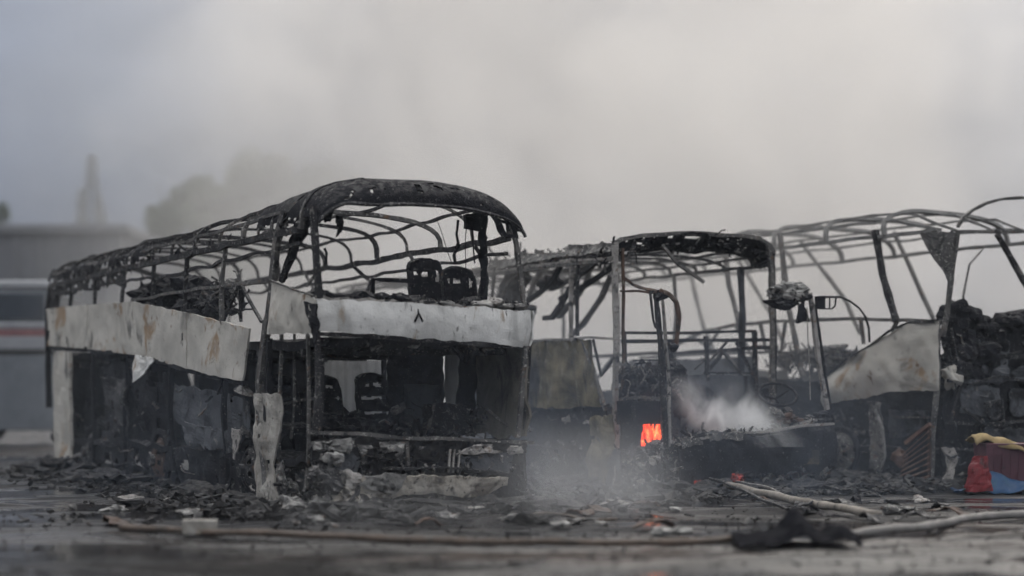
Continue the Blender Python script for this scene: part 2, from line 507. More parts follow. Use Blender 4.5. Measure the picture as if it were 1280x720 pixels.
# ------------------------------------------------------------------ ground
def build_ground():
    xs = [-400, -150, -60, -30] + [-18 + .25 * i for i in range(145)] + [30, 60, 150, 400]
    ys = [-60, -10, 3] + [7 + .2 * i for i in range(146)] + [40, 50, 70, 120, 250, 600]
    mb = MB()
    for y in ys:
        for x in xs:
            near = 1.0 if (-19 < x < 19 and 6 < y < 37) else 0.0
            z = near * (.035 * nz((x, y, 0), .7) + .018 * nz((x, y, 0), 2.3, 4) - .012)
            mb.v.append(Vector((x, y, z)))
    w = len(xs)
    for j in range(len(ys) - 1):
        for i in range(w - 1):
            a = j * w + i
            mb.f.append((a, a + 1, a + w + 1, a + w))
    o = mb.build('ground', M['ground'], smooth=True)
    tag(o, kind='structure')
build_ground()

# ------------------------------------------------------------------ shared coach pieces
def bow_point(v, a, W, zr, crown, pw=.68, u0=0.0):
    c, s = math.cos(a), math.sin(a)
    u = W / 2 - W / 2 * math.copysign(abs(c) ** pw, c) + u0
    return Vector((u, v, zr + crown * abs(s) ** pw))

def bow(root, F, v, W, zr, crown, r=.028, mat='char', n=18, seed=0, a0=0.0, a1=math.pi, sag=0.0, lean=0.0):
    pts = []
    for k in range(n + 1):
        a = a0 + (a1 - a0) * k / n
        p = bow_point(v, a, W, zr, crown)
        p.z -= sag * math.sin(a)
        p.y += lean * math.sin(a)
        pts.append(p)
    return MB().tube(pts, r, 4, .035, seed).build('roof_bow', M[mat], root)

def bar(root, name, path, r, mat='char', jit=.02, sides=4, fine=.12, seed=None, **k):
    if seed is None: seed = random.uniform(0, 50)
    return MB().tube(path, r, sides, jit, seed, fine=fine, **k).build(name, M[mat], root)

def seat(root, F, base, w=.44, h=.78, mat='black', lean=.18, face=1, slots='holes', cushion=True):
    """burnt moulded seat shell: back with the openings left where the trim burnt off, rim tube, cushion pan"""
    u, v, z = base
    def fn(s, t):
        # rounded shoulders
        ww = w * (1 - .13 * max(0, (t - .72) / .28) ** 2)
        return (u + (s - .5) * ww, v + face * lean * t + .03 * math.cos((s - .5) * 3.0) * face, z + h * t - .05 * (2 * s - 1) ** 2 * (t > .8))
    if slots == 'holes':
        rects = [(.12, .27, .66, .77), (.34, .58, .65, .76), (.80, .92, .58, .84)]
    else:
        rects = [(.18, 1.1, .26, .32), (.12, 1.1, .52, .59), (.30, .46, .76, .83), (.56, .80, .76, .84)]
    sd_ = random.uniform(0, 30)
    mask = lambda s, t: not any(a < s + .05 * nz((s * 6, t * 6, 0), 1, sd_) < b and c < t + .025 * nz((s * 6, t * 6, 3), 1, sd_) < d for a, b, c, d in rects)
    o = MB().sheet(fn, 32, 44, .02, 7, .03, random.uniform(0, 40), mask=mask).build('seat', M[mat], root, solid=.035)
    rim = [fn(0, t / 8) for t in range(9)] + [fn(s / 6, 1) for s in range(1, 6)] + [fn(1, 1 - t / 8) for t in range(9)]
    MB().tube(rim, .018, 5, .01, 2).build('seat_rim', M['char'], o)
    if cushion:
        MB().sheet(lambda s, t: (u + (s - .5) * w, v - face * .42 * t, z + .06 * math.sin(3 * t) - .02), 10, 8, .03, 6, .02, 4).build('seat_pan', M[mat], o, solid=.06)
    return o

def wheel(root, c, r, axis, mat_rim='steel'):
    """burnt wheel: bare steel rim with its dish and hub, wire and ash where the tyre was"""
    axis = Vector(axis).normalized()
    o = MB().ring(c, r * .93, r * .11, axis, 30, 7).build('wheel', M['black'], root)
    MB().ring(c, r * .70, r * .05, axis, 28, 6).build('rim', M[mat_rim], o)
    a = axis.orthogonal().normalized()
    b = axis.cross(a)
    c = Vector(c)
    def dish(s, t):
        ph = 2 * math.pi * s
        rr = r * .70 * (1 - t)
        dep = .10 * math.sin(t * 2.6)
        return c + (a * math.cos(ph) + b * math.sin(ph)) * rr - axis * dep
    MB().sheet(dish, 48, 12, .006, 8, mask=lambda s, t: not (.22 < t < .46 and (s * 8) % 1 < .5)).build('wheel_dish', M[mat_rim], o, solid=.01)
    MB().tube([c - axis * .16, c + axis * .02], r * .2, 10).build('hub', M['char'], o)
    return o

def wire(root, path, r=.006, name='hanging_wire', mat='black', jit=.05):
    return MB().tube(path, r, 4, jit, random.uniform(0, 40), fine=.05).build(name, M[mat], root)

def clutter(root, place, n, size, mat, seed, strips=.45, name='burnt_tangle'):
    """a tangle of bent wires, torn strips and flakes too small to pick apart singly"""
    rnd = random.Random(seed)
    mb = MB()
    for k in range(n):
        p = Vector(place(rnd))
        ln = size * rnd.uniform(.35, 1.5)
        d = Vector((rnd.gauss(0, 1), rnd.gauss(0, .8), rnd.gauss(0, .8))).normalized()
        if rnd.random() < strips:
            pts = [p]
            for j in range(4):
                d = (d + Vector((rnd.gauss(0, .5), rnd.gauss(0, .5), rnd.gauss(0, .5) - .1))).normalized()
                pts.append(pts[-1] + d * ln / 4)
            mb.tube(pts, rnd.uniform(.006, .018), 4)
        else:
            e = d.orthogonal().normalized()
            w_ = ln * rnd.uniform(.2, .6)
            n0 = len(mb.v)
            nn = d.cross(e)
            for a in range(4):
                for b_ in range(3):
                    mb.v.append(p + d * ln * (a / 3 - .5) * .6 + e * w_ * (b_ / 2 - .5) + Vector((rnd.gauss(0, 1), rnd.gauss(0, 1), rnd.gauss(0, 1))) * ln * .07 + nn * .01)
            for a in range(3):
                for b_ in range(2):
                    q = n0 + a * 3 + b_
                    mb.f.append((q, q + 1, q + 4, q + 3))
    o = mb.build(name, M[mat], root, solid=.006)
    o['kind'] = 'stuff'
    return o

# ------------------------------------------------------------------ coach A: two-deck coach with the white front band
def coach_two_deck():
    F = Frame(-2.03, 18.26, 27.7)
    root = empty('burnt_coach', F.o, F.rz)
    tag(root, 'burnt-out two-deck coach shell with scorched white band across its front', 'coach', 'burnt coaches side by side')
    W, L = 2.5, 12.0
    ZR, CR, ZF = 2.98, .47, 1.86
    # --- roof skeleton
    sags = {}
    rise = lambda v: .10 * math.exp(-((v / 1.5) ** 2))
    for i in range(13):
        v = .45 + i * .93
        sags[i] = .05 * nz((v, 0, 0), .8, 3)
        bow(root, F, v, W, ZR + .03 * nz((v, 1, 0), .6), CR + rise(v), r=.024 if i % 2 else .034, mat='char' if i > 3 else 'steel', seed=i * 3.1,
            sag=.03 + .09 * abs(nz((v, 2, 0), .9)), lean=.25 * nz((v, 3, 3), .5))
    for k, a in enumerate((.0, .30, .85, 1.7, 2.5, math.pi)):
        path = []
        for j in range(25):
            v = .48 + (L - .58) * j / 24
            p = bow_point(v, a, W, ZR, CR + rise(v))
            p.z -= (.03 + .05 * nz((v, k, 0), .7)) * math.sin(a)
            path.append(p)
        bar(root, 'roof_rail', path, .046 if a in (0.0, math.pi) else .024, 'char' if k != 1 else 'steel', .04, seed=k * 5.0)
    # window header rail below the cove, near and far side
    for u in (.02, W - .02):
        bar(root, 'window_header', [(u, .5, ZR - .16), (u, 5, ZR - .2), (u, L - .2, ZR - .15)], .026, 'char', .05)
    # charred cove skin still hanging at the rear
    MB().sheet(lambda s, t: bow_point(6.2 + 5.7 * s, .05 + .38 * t, W, ZR, CR), 60, 5, .05, 3, .06, 4, hole=.16).build('roof_skin', M['black'], root, solid=.008)
    MB().sheet(lambda s, t: Vector((0, 7.2 + 4.7 * s, ZR + .03 - .22 * t * (1 + .5 * nz((s * 9, 0, 0), 1)))), 46, 5, .04, 3, .07, 9, hole=.2).build('roof_skin', M['char'], root, solid=.008)
    # front roof cap: broad black curved sheet with holes burnt through
    def cap(s, t):
        a = .10 + (math.pi - .2) * s
        p = bow_point(.0, a, W - .06, ZR + .0, CR + .12, .70, .0)
        drop = .30 * math.sin(a) ** .5 * (1 + .18 * nz((s * 6, 0, 0), 1, 3))
        back = math.sin(t * math.pi / 2)
        return Vector((p.x, -.04 + .42 * (1 - math.cos(t * math.pi / 2)), p.z - .05 * s - drop * (1 - back)))
    MB().sheet(cap, 170, 26, .009, 3, .012, 2, hole=.55, hf=9).build('roof_cap', M['black'], root, solid=.02)
    MB().tube([cap(s / 40, 0) for s in range(41)], .022, 5, .012, 4).build('cap_edge', M['char'], root)
    MB().sheet(lambda s, t: bow_point(.35 + 1.5 * s, .12 + (1.15 - .7 * s) * t, W - .02, ZR + .02, CR + rise(.35 + 1.5 * s)), 50, 22, .02, 3, .06, 12, hole=.24, hf=3).build('roof_skin', M['black'], root, solid=.012)
    # flap torn loose at the right shoulder and thick twisted post beside it
    f = F.fp
    MB().quad(f(612, 268), f(640, 276), f(648, 300), f(628, 300), 10, 8, amp=.03, freq=5, rag=.04, seed=6, mask=lambda s, t: not (.35 < s < .85 and .25 < t < .75)).build('torn_flap', M['black'], root, solid=.02)
    def twist(s, t):
        a, b = f(580 + 8 * t + 16 * (t > .18), 268 + 107 * t, .35), f(606 + 3 * math.sin(t * 3), 262 + 113 * t, .3)
        return a.lerp(b, s)
    MB().sheet(twist, 8, 30, .05, 3, .04, 8).build('door_post', M['black'], root, solid=.05)
    # --- front pillars
    bar(root, 'windscreen_pillar', [f(391, 258), f(394, 300), f(399, 373)], .042, 'char')
    bar(root, 'windscreen_pillar', [f(636, 272), f(646, 305), f(656, 388)], .032, 'steel')
    # --- near side pillars of the upper deck
    sp = F.sp
    for v, m_, r in ((3.0, 'steel', .034), (4.5, 'char', .034), (6.0, 'char', .034), (7.5, 'char', .034), (9.0, 'char', .034), (10.5, 'black', .04), (11.9, 'black', .06)):
        top = ZR - .02
        bar(root, 'pillar', [(.02, v, top), (0, v + .03, 2.6), (-.02, v + .10 * nz((v, 0, 0), 1), 1.9)], r, m_, .03)
    # first side pillar, long and bent, from roof to ground
    bar(root, 'pillar', [bow_point(.75, .5, W, ZR, CR), sp(356, 262), sp(346, 300), sp(341, 350), sp(331, 420), sp(323, 480), sp(330, 560), sp(337, 632)], .052, 'steel', .02)
    bar(root, 'pillar', [bow_point(.6, .8, W, ZR, CR), sp(382, 262, .15), sp(366, 310, .15), sp(352, 352, .15)], .045, 'char', .03)
    MB().quad(sp(372, 262, .1), sp(398, 268, .1), sp(362, 330, .1), sp(354, 348, .1), 10, 14, amp=.06, freq=4, rag=.06, seed=14).build('torn_skin', M['black'], root, solid=.012)
    # hanging charred rags under the cap, left shoulder
    for a, b, w_ in ((410, 262, 9), (424, 278, 5), (398, 258, 6)):
        MB().quad(f(a - w_, b - 10, .3), f(a + w_, b - 10, .3), f(a + w_ * .5, b + 14, .3), f(a - w_ * .4, b + 18, .3), 6, 8, amp=.05, freq=6, rag=.05, seed=a).build('charred_rag', M['black'], root, solid=.015)
    # far side pillars, bowed outward
    for k, v in enumerate((1.2, 3.0, 4.9, 6.7, 8.5, 10.3)):
        bl = .05 + .13 * (k == 2)
        bar(root, 'pillar', [(W - .08, v, ZR), (W + bl, v - .05, 2.75), (W + bl * .6, v + .05, 2.4), (W, v + .1 + .25 * (k == 2), 1.88)], .03, 'steel' if k % 2 else 'char', .02)
    # rear end frame
    bar(root, 'rear_frame', [(.0, L, 1.0), (.0, L + .05, 2.3), (.15, L - .1, 2.95), (.6, L - .2, 3.2), (1.25, L - .2, 3.3), (2.0, L - .2, 3.15), (2.45, L - .1, 2.8), (2.5, L, 1.0)], .06, 'black', .05)
    MB().quad((-.02, L - .9, 2.0), (-.02, L, 2.0), (.05, L - .1, 2.95), (.0, L - .35, 2.9), 8, 12, amp=.07, freq=4, rag=.1, seed=3).build('rear_quarter_skin', M['black'], root, solid=.02)
    # --- white front band, boxed at the right end, with torn top lip
    TL, TR, BR, BL = f(395, 373, -.02), f(664, 389, -.02), f(662, 433, -.02), f(397, 413, -.02)
    def band(s, t):
        p = TL.lerp(TR, s).lerp(BL.lerp(BR, s), t)
        p.y -= .05 * math.sin(math.pi * s) + .02 * math.sin(3.1 * t) - .10 * max(0, s - .9) * 6 * t
        return p
    fb = MB().sheet(band, 90, 14, .018, 3.2, .022, 5).build('front_panel', M['white_panel'], root, solid=.022)
    MB().quad(TR + Vector((.0, .0, 0)), TR + Vector((.02, .5, 0)), BR + Vector((.02, .45, .02)), BR, 10, 8, amp=.05, freq=5, rag=.03, seed=3).build('panel_return', M['white_panel'], fb, solid=.02)
    bar(fb, 'panel_lip', [band(s / 30, 0) + Vector((0, .02, .015 * math.sin(s * 2.1))) for s in range(31)], .022, 'pale_steel', .04)
    bar(fb, 'panel_lower_edge', [band(s / 30, 1) + Vector((0, .03, -.02)) for s in range(31)], .03, 'char', .03)
    MB().tube([f(518, 402, -.09), f(523, 391, -.1), f(528, 402, -.09)], .014, 5, .01, 2).build('bracket', M['black'], fb)
    MB().tube([f(523, 391, -.1), f(522, 384, -.07)], .01, 5).build('bracket', M['black'], fb)
    # black sill strip and crusts on top of the band
    MB().sheet(lambda s, t: TL.lerp(TR, .0 + .26 * s) + Vector((0, .05 + .25 * t, .05 + .03 * math.sin(9 * s))), 24, 5, .05, 8, .03, 5).build('dash_crust', M['black'], root, solid=.05)
    for (x, y, w_, h_, m_) in ((430, 371, .20, .03, 'black'), (500, 374, .12, .06, 'black'), (512, 378, .15, .04, 'char'), (560, 379, .10, .03, 'ash'), (605, 381, .16, .05, 'ash'), (620, 377, .10, .06, 'pale_steel'), (632, 384, .13, .04, 'ash'), (645, 384, .08, .05, 'steel')):
        p = f(x, y, .12)
        MB().lump(p, (w_, .12, h_), 14, 8, .6, 9, x).build('crust', M[m_], root)
    # corner panel: white sheet wrapping onto the side
    A, B, D, E = sp(339, 351, -.03), sp(394, 373, -.03), sp(391, 417, -.03), sp(334, 417, -.03)
    cp = MB().quad(A, B, D, E, 22, 18, amp=.05, freq=2.2, rag=.018, seed=8).build('corner_panel', M['beige_panel'], root, solid=.02)
    bar(cp, 'panel_trim', [A + Vector((-.02, 0, .02)), A.lerp(B, .5) + Vector((-.02, 0, .015)), B + Vector((-.02, 0, .02))], .014, 'steel', .02)
    MB().quad(sp(382, 376, -.05), sp(397, 380, -.05), sp(396, 430, -.05), sp(389, 420, -.05), 5, 12, amp=.05, freq=7, rag=.03, seed=3).build('torn_skin', M['black'], cp, solid=.02)
    # --- long side band, sagged at its front end: four pressed sections
    top = [sp(58, 386, -.04), sp(110, 381, -.04), sp(165, 377, -.04), sp(235, 391, -.04), sp(314, 411, -.04)]
    bot = [sp(58, 432, -.04), sp(110, 436, -.04), sp(165, 443, -.04), sp(235, 461, -.04), sp(302, 477, -.04)]
    for i in range(4):
        g = .006
        MB().quad(top[i].lerp(top[i + 1], g), top[i].lerp(top[i + 1], 1 - g), bot[i].lerp(bot[i + 1], 1 - g), bot[i].lerp(bot[i + 1], g), 22, 14, amp=.035, freq=1.6, rag=.010, seed=20 + i).build('side_panel', M['beige_panel'], root, solid=.025)
    bar(root, 'side_panel_rail', [b + Vector((.03, 0, -.02)) for b in bot], .04, 'black', .03)
    bar(root, 'waist_rail', [sp(165, 376, .0), sp(250, 360, .0), sp(336, 351, 0)], .024, 'steel', .02)
    # seat frames still standing along the near side
    for x in (300,):
        apex = sp(x, 354, .25)
        for bx in (279, 301, 327):
            bar(root, 'seat_frame', [apex, sp(bx, 402, .25)], .024, 'char', .01)
    bar(root, 'seat_frame', [sp(262, 362, .3), sp(336, 352, .3)], .02, 'steel')
    for x, y, a_, b_ in ((236, 372, .55, .24), (250, 382, .5, .2), (222, 360, .35, .15), (190, 372, .3, .1), (207, 366, .3, .12)):
        MB().lump(sp(x, y, .45), (.3, a_, b_), 18, 11, .8, 4, x).build('melted_seat', M['black'], root)
    bar(root, 'seat_frame', [sp(196, 372, .4), sp(232, 352, .4), sp(268, 366, .4)], .022, 'black')
    # --- upper deck floor
    MB().sheet(lambda s, t: (.04 + (W - .08) * s, .1 + (L - .2) * t, ZF - .05 + .0 * s - .10 * max(0, .5 - s) * (1 - t)), 16, 60, .05, 1.6, .05, 3, hole=.62).build('upper_floor', M['black'], root, solid=.10)
    for k in range(9):
        v = .5 + k * 1.35
        bar(root, 'floor_beam', [(.03, v, ZF - .18), (W - .03, v, ZF - .16)], .045, 'char', .03)
    # front upper seats and rail
    b1, b2 = f(536, 384, .95), f(577, 386, .85)
    seat(root, F, (b1.x, b1.y, b1.z - .05), .44, .60, 'black', .12)
    seat(root, F, (b2.x, b2.y, b2.z - .08), .42, .56, 'black', .10)
    bar(root, 'grab_rail', [f(466, 368, .5), f(466, 349, .5), f(522, 351, .5)], .032, 'black', .015)
    for x, y, s_ in ((512, 376, .10), (528, 379, .08), (500, 378, .07), (590, 381, .1), (476, 372, .07)):
        MB().lump(f(x, y, .5), (s_ * 1.6, s_, s_ * .7), 12, 8, .7, 8, x).build('melted_trim', M['char'], root)
    # hanging wires
    wire(root, [f(570, 272, .3), f(569, 290, .3), f(574, 306, .3), f(569, 318, .3), f(572, 330, .3)], .016)
    wire(root, [f(572, 300, .3), f(568, 312, .3), f(571, 330, .3)], .010)
    wire(root, [f(546, 275, .3), f(556, 302, .3), f(565, 330, .3)], .004)
    wire(root, [f(584, 272, .3), f(583, 300, .3), f(582, 335, .3)], .005)
    wire(root, [f(590, 276, .3), f(591, 328, .3)], .008)
    wire(root, [f(404, 312, .6), f(407, 318, .6), f(406, 332, .6)], .014)
    wire(root, [f(400, 330, 1.0), f(392, 345, 1.0), f(382, 358, 1.0)], .02, mat='steel')
    # --- lower deck: front
    bar(root, 'windscreen_pillar', [f(657, 432), f(652, 500), f(646, 548)], .036, 'steel')
    bar(root, 'windscreen_pillar', [f(663, 432, .1), f(655, 540, .1)], .02, 'char')
    bar(root, 'windscreen_pillar', [f(398, 414), f(396, 480), f(392, 545)], .034, 'char')
    bar(root, 'door_frame', [f(402, 430, .25), f(400, 540, .25)], .03, 'char')
    for a, b, c_, u, r, m_ in ((352, 347, 596, .05, .024, 'steel'), (369, 364, 548, .2, .018, 'steel'), (386, 383, 612, .02, .022, 'steel')):
        bar(root, 'door_bar', [sp(a, 418, u), sp((a + b) / 2 + 1, 500, u), sp(b, c_, u)], r, m_, .02)
    bar(root, 'door_bar', [sp(340, 505, .3), sp(396, 498, .3)], .02, 'char')
    # pale crumbling strip of lower side skin by the door
    MB().sheet(lambda s, t: sp(318 + 4 * t + (32 - 8 * t + 5 * math.sin(t * 7)) * s, 492 + 138 * t, -.03), 10, 30, .045, 3.5, .035, 5, hole=.62, hf=7).build('lower_skin', M['pale_skin'], root, solid=.02)
    MB().sheet(lambda s, t: sp(346 + 10 * s, 575 + 50 * t, .0), 5, 12, .07, 7, .05, 8).build('lower_skin', M['steel'], root, solid=.02)
    # dashboard beam across the front
    bar(root, 'dash_beam', [f(384, 541, -.02), f(450, 544, -.03), f(530, 548, -.03), f(600, 549, -.02), f(668, 553, .0)], .026, 'steel', .025)
    da, db, dc, dd = f(388, 546, .02), f(656, 553, .02), f(652, 578, .02), f(390, 574, .02)
    MB().quad(da, db, dc, dd, 60, 8, amp=.05, freq=4, rag=.05, seed=5, hole=.34).build('dash_panel', M['rubble'], root, solid=.03)
    MB().quad(f(392, 552, -.03), f(440, 552, -.03), f(436, 566, -.03), f(392, 562, -.03), 16, 6, amp=.05, freq=8, rag=.05, seed=3, hole=.3).build('ash_crust', M['ash'], root, solid=.03)
    MB().quad(f(445, 556, -.04), f(505, 553, -.04), f(500, 574, -.04), f(455, 582, -.04), 16, 8, amp=.08, freq=6, rag=.06, seed=13, hole=.36).build('ash_crust', M['steel'], root, solid=.03)
    MB().quad(f(590, 556, -.04), f(655, 557, -.04), f(650, 566, -.04), f(570, 568, -.04), 20, 6, amp=.05, freq=8, rag=.05, seed=9, hole=.3).build('ash_crust', M['pale_steel'], root, solid=.03)
    bar(root, 'dash_post', [f(508, 553, -.03), f(510, 583, -.03)], .026, 'steel')
    for x in (562, 569, 574):
        bar(root, 'pedal_linkage', [f(x, 562, -.05), f(x - 2, 590, -.08)], .014, 'pale_steel')
    # front body below the dash
    MB().quad(f(392, 575, .08), f(652, 578, .08), f(650, 640, .12), f(394, 642, .12), 50, 14, amp=.08, freq=3, rag=.06, seed=15, hole=.40).build('front_skirt', M['black'], root, solid=.03)
    MB().quad(f(400, 566, .0), f(448, 566, .0), f(446, 592, .0), f(402, 594, .0), 12, 8, amp=.05, freq=4, rag=.03, seed=16).build('front_skirt', M['blue_grey'], root, solid=.02)
    MB().quad(f(575, 570, .0), f(638, 566, .0), f(640, 594, .0), f(580, 592, .0), 14, 8, amp=.05, freq=4, rag=.04, seed=17).build('front_skirt', M['blue_grey'], root, solid=.02)
    # hanging shelf and blistered bumper
    MB().sheet(lambda s, t: f(478 + 160 * s, 586 - 5 * math.sin(3 * s) + 8 * s, -.12 + .25 * t), 30, 5, .03, 5, .04, 4).build('bumper_ledge', M['char'], root, solid=.02)
    def bump(s, t):
        hgt = 25 * (1 - .55 * abs(2 * s - 1) ** 4) + 3 * math.sin(s * 11)
        y = 597 - 3 * math.sin(s * 3.1) + hgt * t + 6 * max(0, .35 - s) * t
        p = f(450 + 184 * s, y, -.22)
        p.y -= .07 * (1 - t) * (1 - .6 * abs(2 * s - 1) ** 3) - .05 * max(0, t - .72)
        return p
    bo = MB().sheet(bump, 90, 16, .022, 6, .03, 4, hole=.62, hf=6).build('bumper', M['bumper'], root, solid=.014)
    MB().sheet(lambda s, t: bump(s * .28, t * .9) + Vector((0, -.03, .02)), 22, 8, .04, 6, .05, 24, hole=.38).build('blistered_paint', M['ash'], bo, solid=.012)
    # sagging corner wreckage at the front left wheel
    for (x, y, a_, b_, c_, m_) in ((418, 575, .10, .10, .08, 'ash'), (405, 600, .16, .15, .14, 'char'), (432, 622, .22, .16, .12, 'bumper'), (402, 632, .16, .14, .10, 'ash'), (455, 632, .12, .2, .14, 'char'), (440, 600, .1, .1, .1, 'pale_steel'), (380, 640, .13, .13, .06, 'ash'), (365, 632, .14, .14, .08, 'steel'), (470, 640, .2, .14, .08, 'steel'), (415, 648, .2, .1, .05, 'rubble')):
        MB().lump(f(x, y, -.05), (a_, b_, c_), 20, 13, .9, 7, x + y).build('crushed_corner', M[m_], root)
    bar(root, 'bent_strut', [f(440, 655, -.4), f(452, 625, -.2), f(466, 634, -.25), f(470, 655, -.4)], .035, 'steel', .03)
    bar(root, 'bent_strut', [f(420, 648, -.3), f(446, 618, -.15), f(452, 600, -.1)], .03, 'char', .03)
    # --- lower deck: interior
    MB().quad((.05, .5, .5), (W, .5, .5), (W, L, .5), (.05, L, .5), 14, 40, amp=.08, freq=2, rag=.1, seed=2).build('lower_floor', M['black'], root, solid=.08)
    s1, s2, s3 = f(470, 536, 2.2), f(410, 536, 2.0), f(446, 536, 4.5)
    seat(root, F, (s1.x, s1.y, s1.z), .42, .66, 'black', .16, slots='bars')
    seat(root, F, (s2.x, s2.y, s2.z), .40, .62, 'black', .16, slots='bars')
    seat(root, F, (s2.x - .45, s2.y + .2, s2.z), .40, .62, 'black', .16, slots='bars')
    MB().quad(f(482, 432, 1.7), f(553, 432, 1.7), f(556, 545, 1.7), f(486, 545, 1.7), 20, 24, amp=.06, freq=3, rag=.04, seed=3).build('bulkhead', M['black'], root, solid=.04)
    MB().quad(f(505, 480, 1.6), f(552, 482, 1.6), f(552, 528, 1.6), f(506, 530, 1.6), 10, 10, amp=.03, freq=3, rag=.02, seed=4).build('bulkhead_panel', M['blue_grey'], root, solid=.02)
    MB().quad(f(576, 432, 1.3), f(598, 432, 1.3), f(594, 545, 1.3), f(570, 545, 1.3), 8, 24, amp=.05, freq=3, rag=.04, seed=5).build('bulkhead', M['black'], root, solid=.04)
    MB().quad(f(532, 505, 1.0), f(590, 505, 1.0), f(594, 545, 1.0), f(528, 545, 1.0), 12, 10, amp=.05, freq=3, rag=.05, seed=6).build('driver_cab', M['char'], root, solid=.04)
    bar(root, 'cab_rail', [f(545, 500, .9), f(533, 545, .9)], .02, 'steel')
    bar(root, 'cab_rail', [f(608, 512, .5), f(640, 536, .5)], .022, 'steel')
    # far side wall of the lower deck
    MB().quad((W, .05, .75), (W, 1.3, .75), (W, 1.3, 1.84), (W, .05, 1.84), 24, 14, amp=.05, freq=2.5, rag=.05, seed=31).build('far_side_panel', M['beige_soot'], root, solid=.03)
    MB().quad(f(556, 438, 1.55), f(577, 436, 1.55), f(570, 506, 1.55), f(557, 508, 1.55), 8, 14, amp=.03, freq=4, rag=.03, seed=36).build('gap_sky_sheet', M['dull_sheet'], root, solid=.01)  # added sheet, its pale colour stands for sky showing through the gap
    MB().quad((W, 6.4, .3), (W, L, .3), (W, L, 1.84), (W, 6.4, 1.84), 30, 10, amp=.06, freq=2, rag=.06, seed=32).build('far_side_panel', M['black'], root, solid=.03)
    MB().quad((W, .1, .05), (W, 6.4, .05), (W, 6.4, .62), (W, .1, .72), 30, 6, amp=.06, freq=2, rag=.06, seed=33).build('far_side_panel', M['black'], root, solid=.03)
    for v in (2.7, 4.0, 6.3):
        bar(root, 'pillar', [(W, v, .5), (W, v, 1.84)], .035, 'black')
    # --- lower side, near: black hollow with warped panels
    for v in (1.5, 3.0, 5.2, 7.4, 9.2, 11.0):
        bar(root, 'lower_pillar', [(.03, v, 1.85), (.02, v, 1.0), (.06, v + .05, .05)], .04, 'black', .04)
    MB().quad(sp(212, 478, .1), sp(312, 500, .1), sp(312, 545, .1), sp(222, 530, .1), 20, 10, amp=.08, freq=2, rag=.06, seed=41).build('lower_side_panel', M['blue_grey'], root, solid=.02)
    MB().quad(sp(228, 528, .02), sp(300, 540, .02), sp(298, 566, .02), sp(236, 556, .02), 16, 8, amp=.08, freq=2.5, rag=.07, seed=42).build('lower_side_panel', M['blue_grey'], root, solid=.02)
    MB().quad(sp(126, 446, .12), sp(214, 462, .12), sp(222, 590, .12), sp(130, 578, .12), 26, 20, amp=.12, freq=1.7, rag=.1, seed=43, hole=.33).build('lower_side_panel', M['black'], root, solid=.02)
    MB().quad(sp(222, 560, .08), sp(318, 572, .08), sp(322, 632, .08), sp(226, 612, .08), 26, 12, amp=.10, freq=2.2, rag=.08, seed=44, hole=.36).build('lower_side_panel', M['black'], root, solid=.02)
    MB().quad(sp(132, 470, .03), sp(158, 476, .03), sp(160, 545, .03), sp(140, 540, .03), 8, 12, amp=.10, freq=3, rag=.06, seed=45, hole=.4).build('lower_side_panel', M['char'], root, solid=.02)
    MB().sheet(lambda s, t: sp(68 + 20 * s + 2 * t, 440 + 143 * t, -.06), 6, 26, .03, 3, .03, 6).build('rear_post', M['beige_panel'], root, solid=.05)
    MB().quad(sp(170, 444, -.08), sp(194, 448, -.08), sp(176, 472, -.12), sp(166, 478, -.12), 8, 8, amp=.04, freq=5, rag=.04, seed=7).build('loose_flap', M['white_panel'], root, solid=.015)
    MB().quad(sp(290, 536, -.04), sp(300, 538, -.04), sp(296, 574, -.04), sp(291, 570, -.04), 4, 10, amp=.04, freq=5, rag=.02, seed=7).build('loose_flap', M['pale_steel'], root, solid=.015)
    MB().quad((.2, L, .2), (W - .1, L, .2), (W - .1, L, 1.8), (.1, L, 1.9), 14, 12, amp=.06, freq=2, rag=.08, seed=51).build('rear_panel', M['black'], root, solid=.03)
    wheel(root, (.12, 6.0, .34), .40, (1, 0, 0), 'brown_rust')
    wheel(root, (.12, 2.35, .34), .40, (1, 0, 0), 'char')
    wheel(root, (.12, 9.6, .34), .40, (1, 0, 0), 'char')
    wheel(root, (W - .12, 2.35, .34), .40, (-1, 0, 0), 'char')
    wheel(root, (W - .12, 6.0, .34), .40, (-1, 0, 0), 'char')
    # heaps of burnt trim inside
    for k in range(16):
        v = 1.5 + .62 * k
        MB().lump((.5 + 1.5 * random.random(), v, .55 + .1 * random.random()), (.4, .4, .28 + .25 * random.random()), 16, 10, .9, 3.5, k * 3.3).build('melted_seat', M['black'], root)
    U = lambda r, a, b: r.uniform(a, b)
    for m_, n_, sd in (('char', 150, 1), ('steel', 90, 2), ('pale_steel', 50, 3), ('black', 150, 4)):
        clutter(root, lambda r: f(U(r, 388, 655), U(r, 556, 650), U(r, -.08, .3)), n_ * 2 // 3, .17, m_, sd, .6)
        clutter(root, lambda r: sp(U(r, 66, 325), 615 - 130 * r.random() ** 1.8, U(r, .0, .45)), n_ // 3, .3, m_, sd + 10, .7)
    for m_, n_, sd in (('char', 70, 5), ('steel', 30, 6), ('black', 60, 7)):
        clutter(root, lambda r: f(U(r, 398, 655), U(r, 426, 438), U(r, .1, .8)), n_ // 2, .16, m_, sd, .6)
        clutter(root, lambda r: f(U(r, 400, 655), 378 + 4 * r.random(), U(r, .05, .5)), n_, .13, m_, sd + 20)
        clutter(root, lambda r: sp(U(r, 170, 310), U(r, 355, 392), U(r, .2, .7)), n_, .24, m_, sd + 30)
        clutter(root, lambda r: bow_point(U(r, .3, 11.8), U(r, .0, .16), W, ZR, CR) - Vector((0, 0, .02)), n_ // 2, .12, m_, sd + 40, .3)
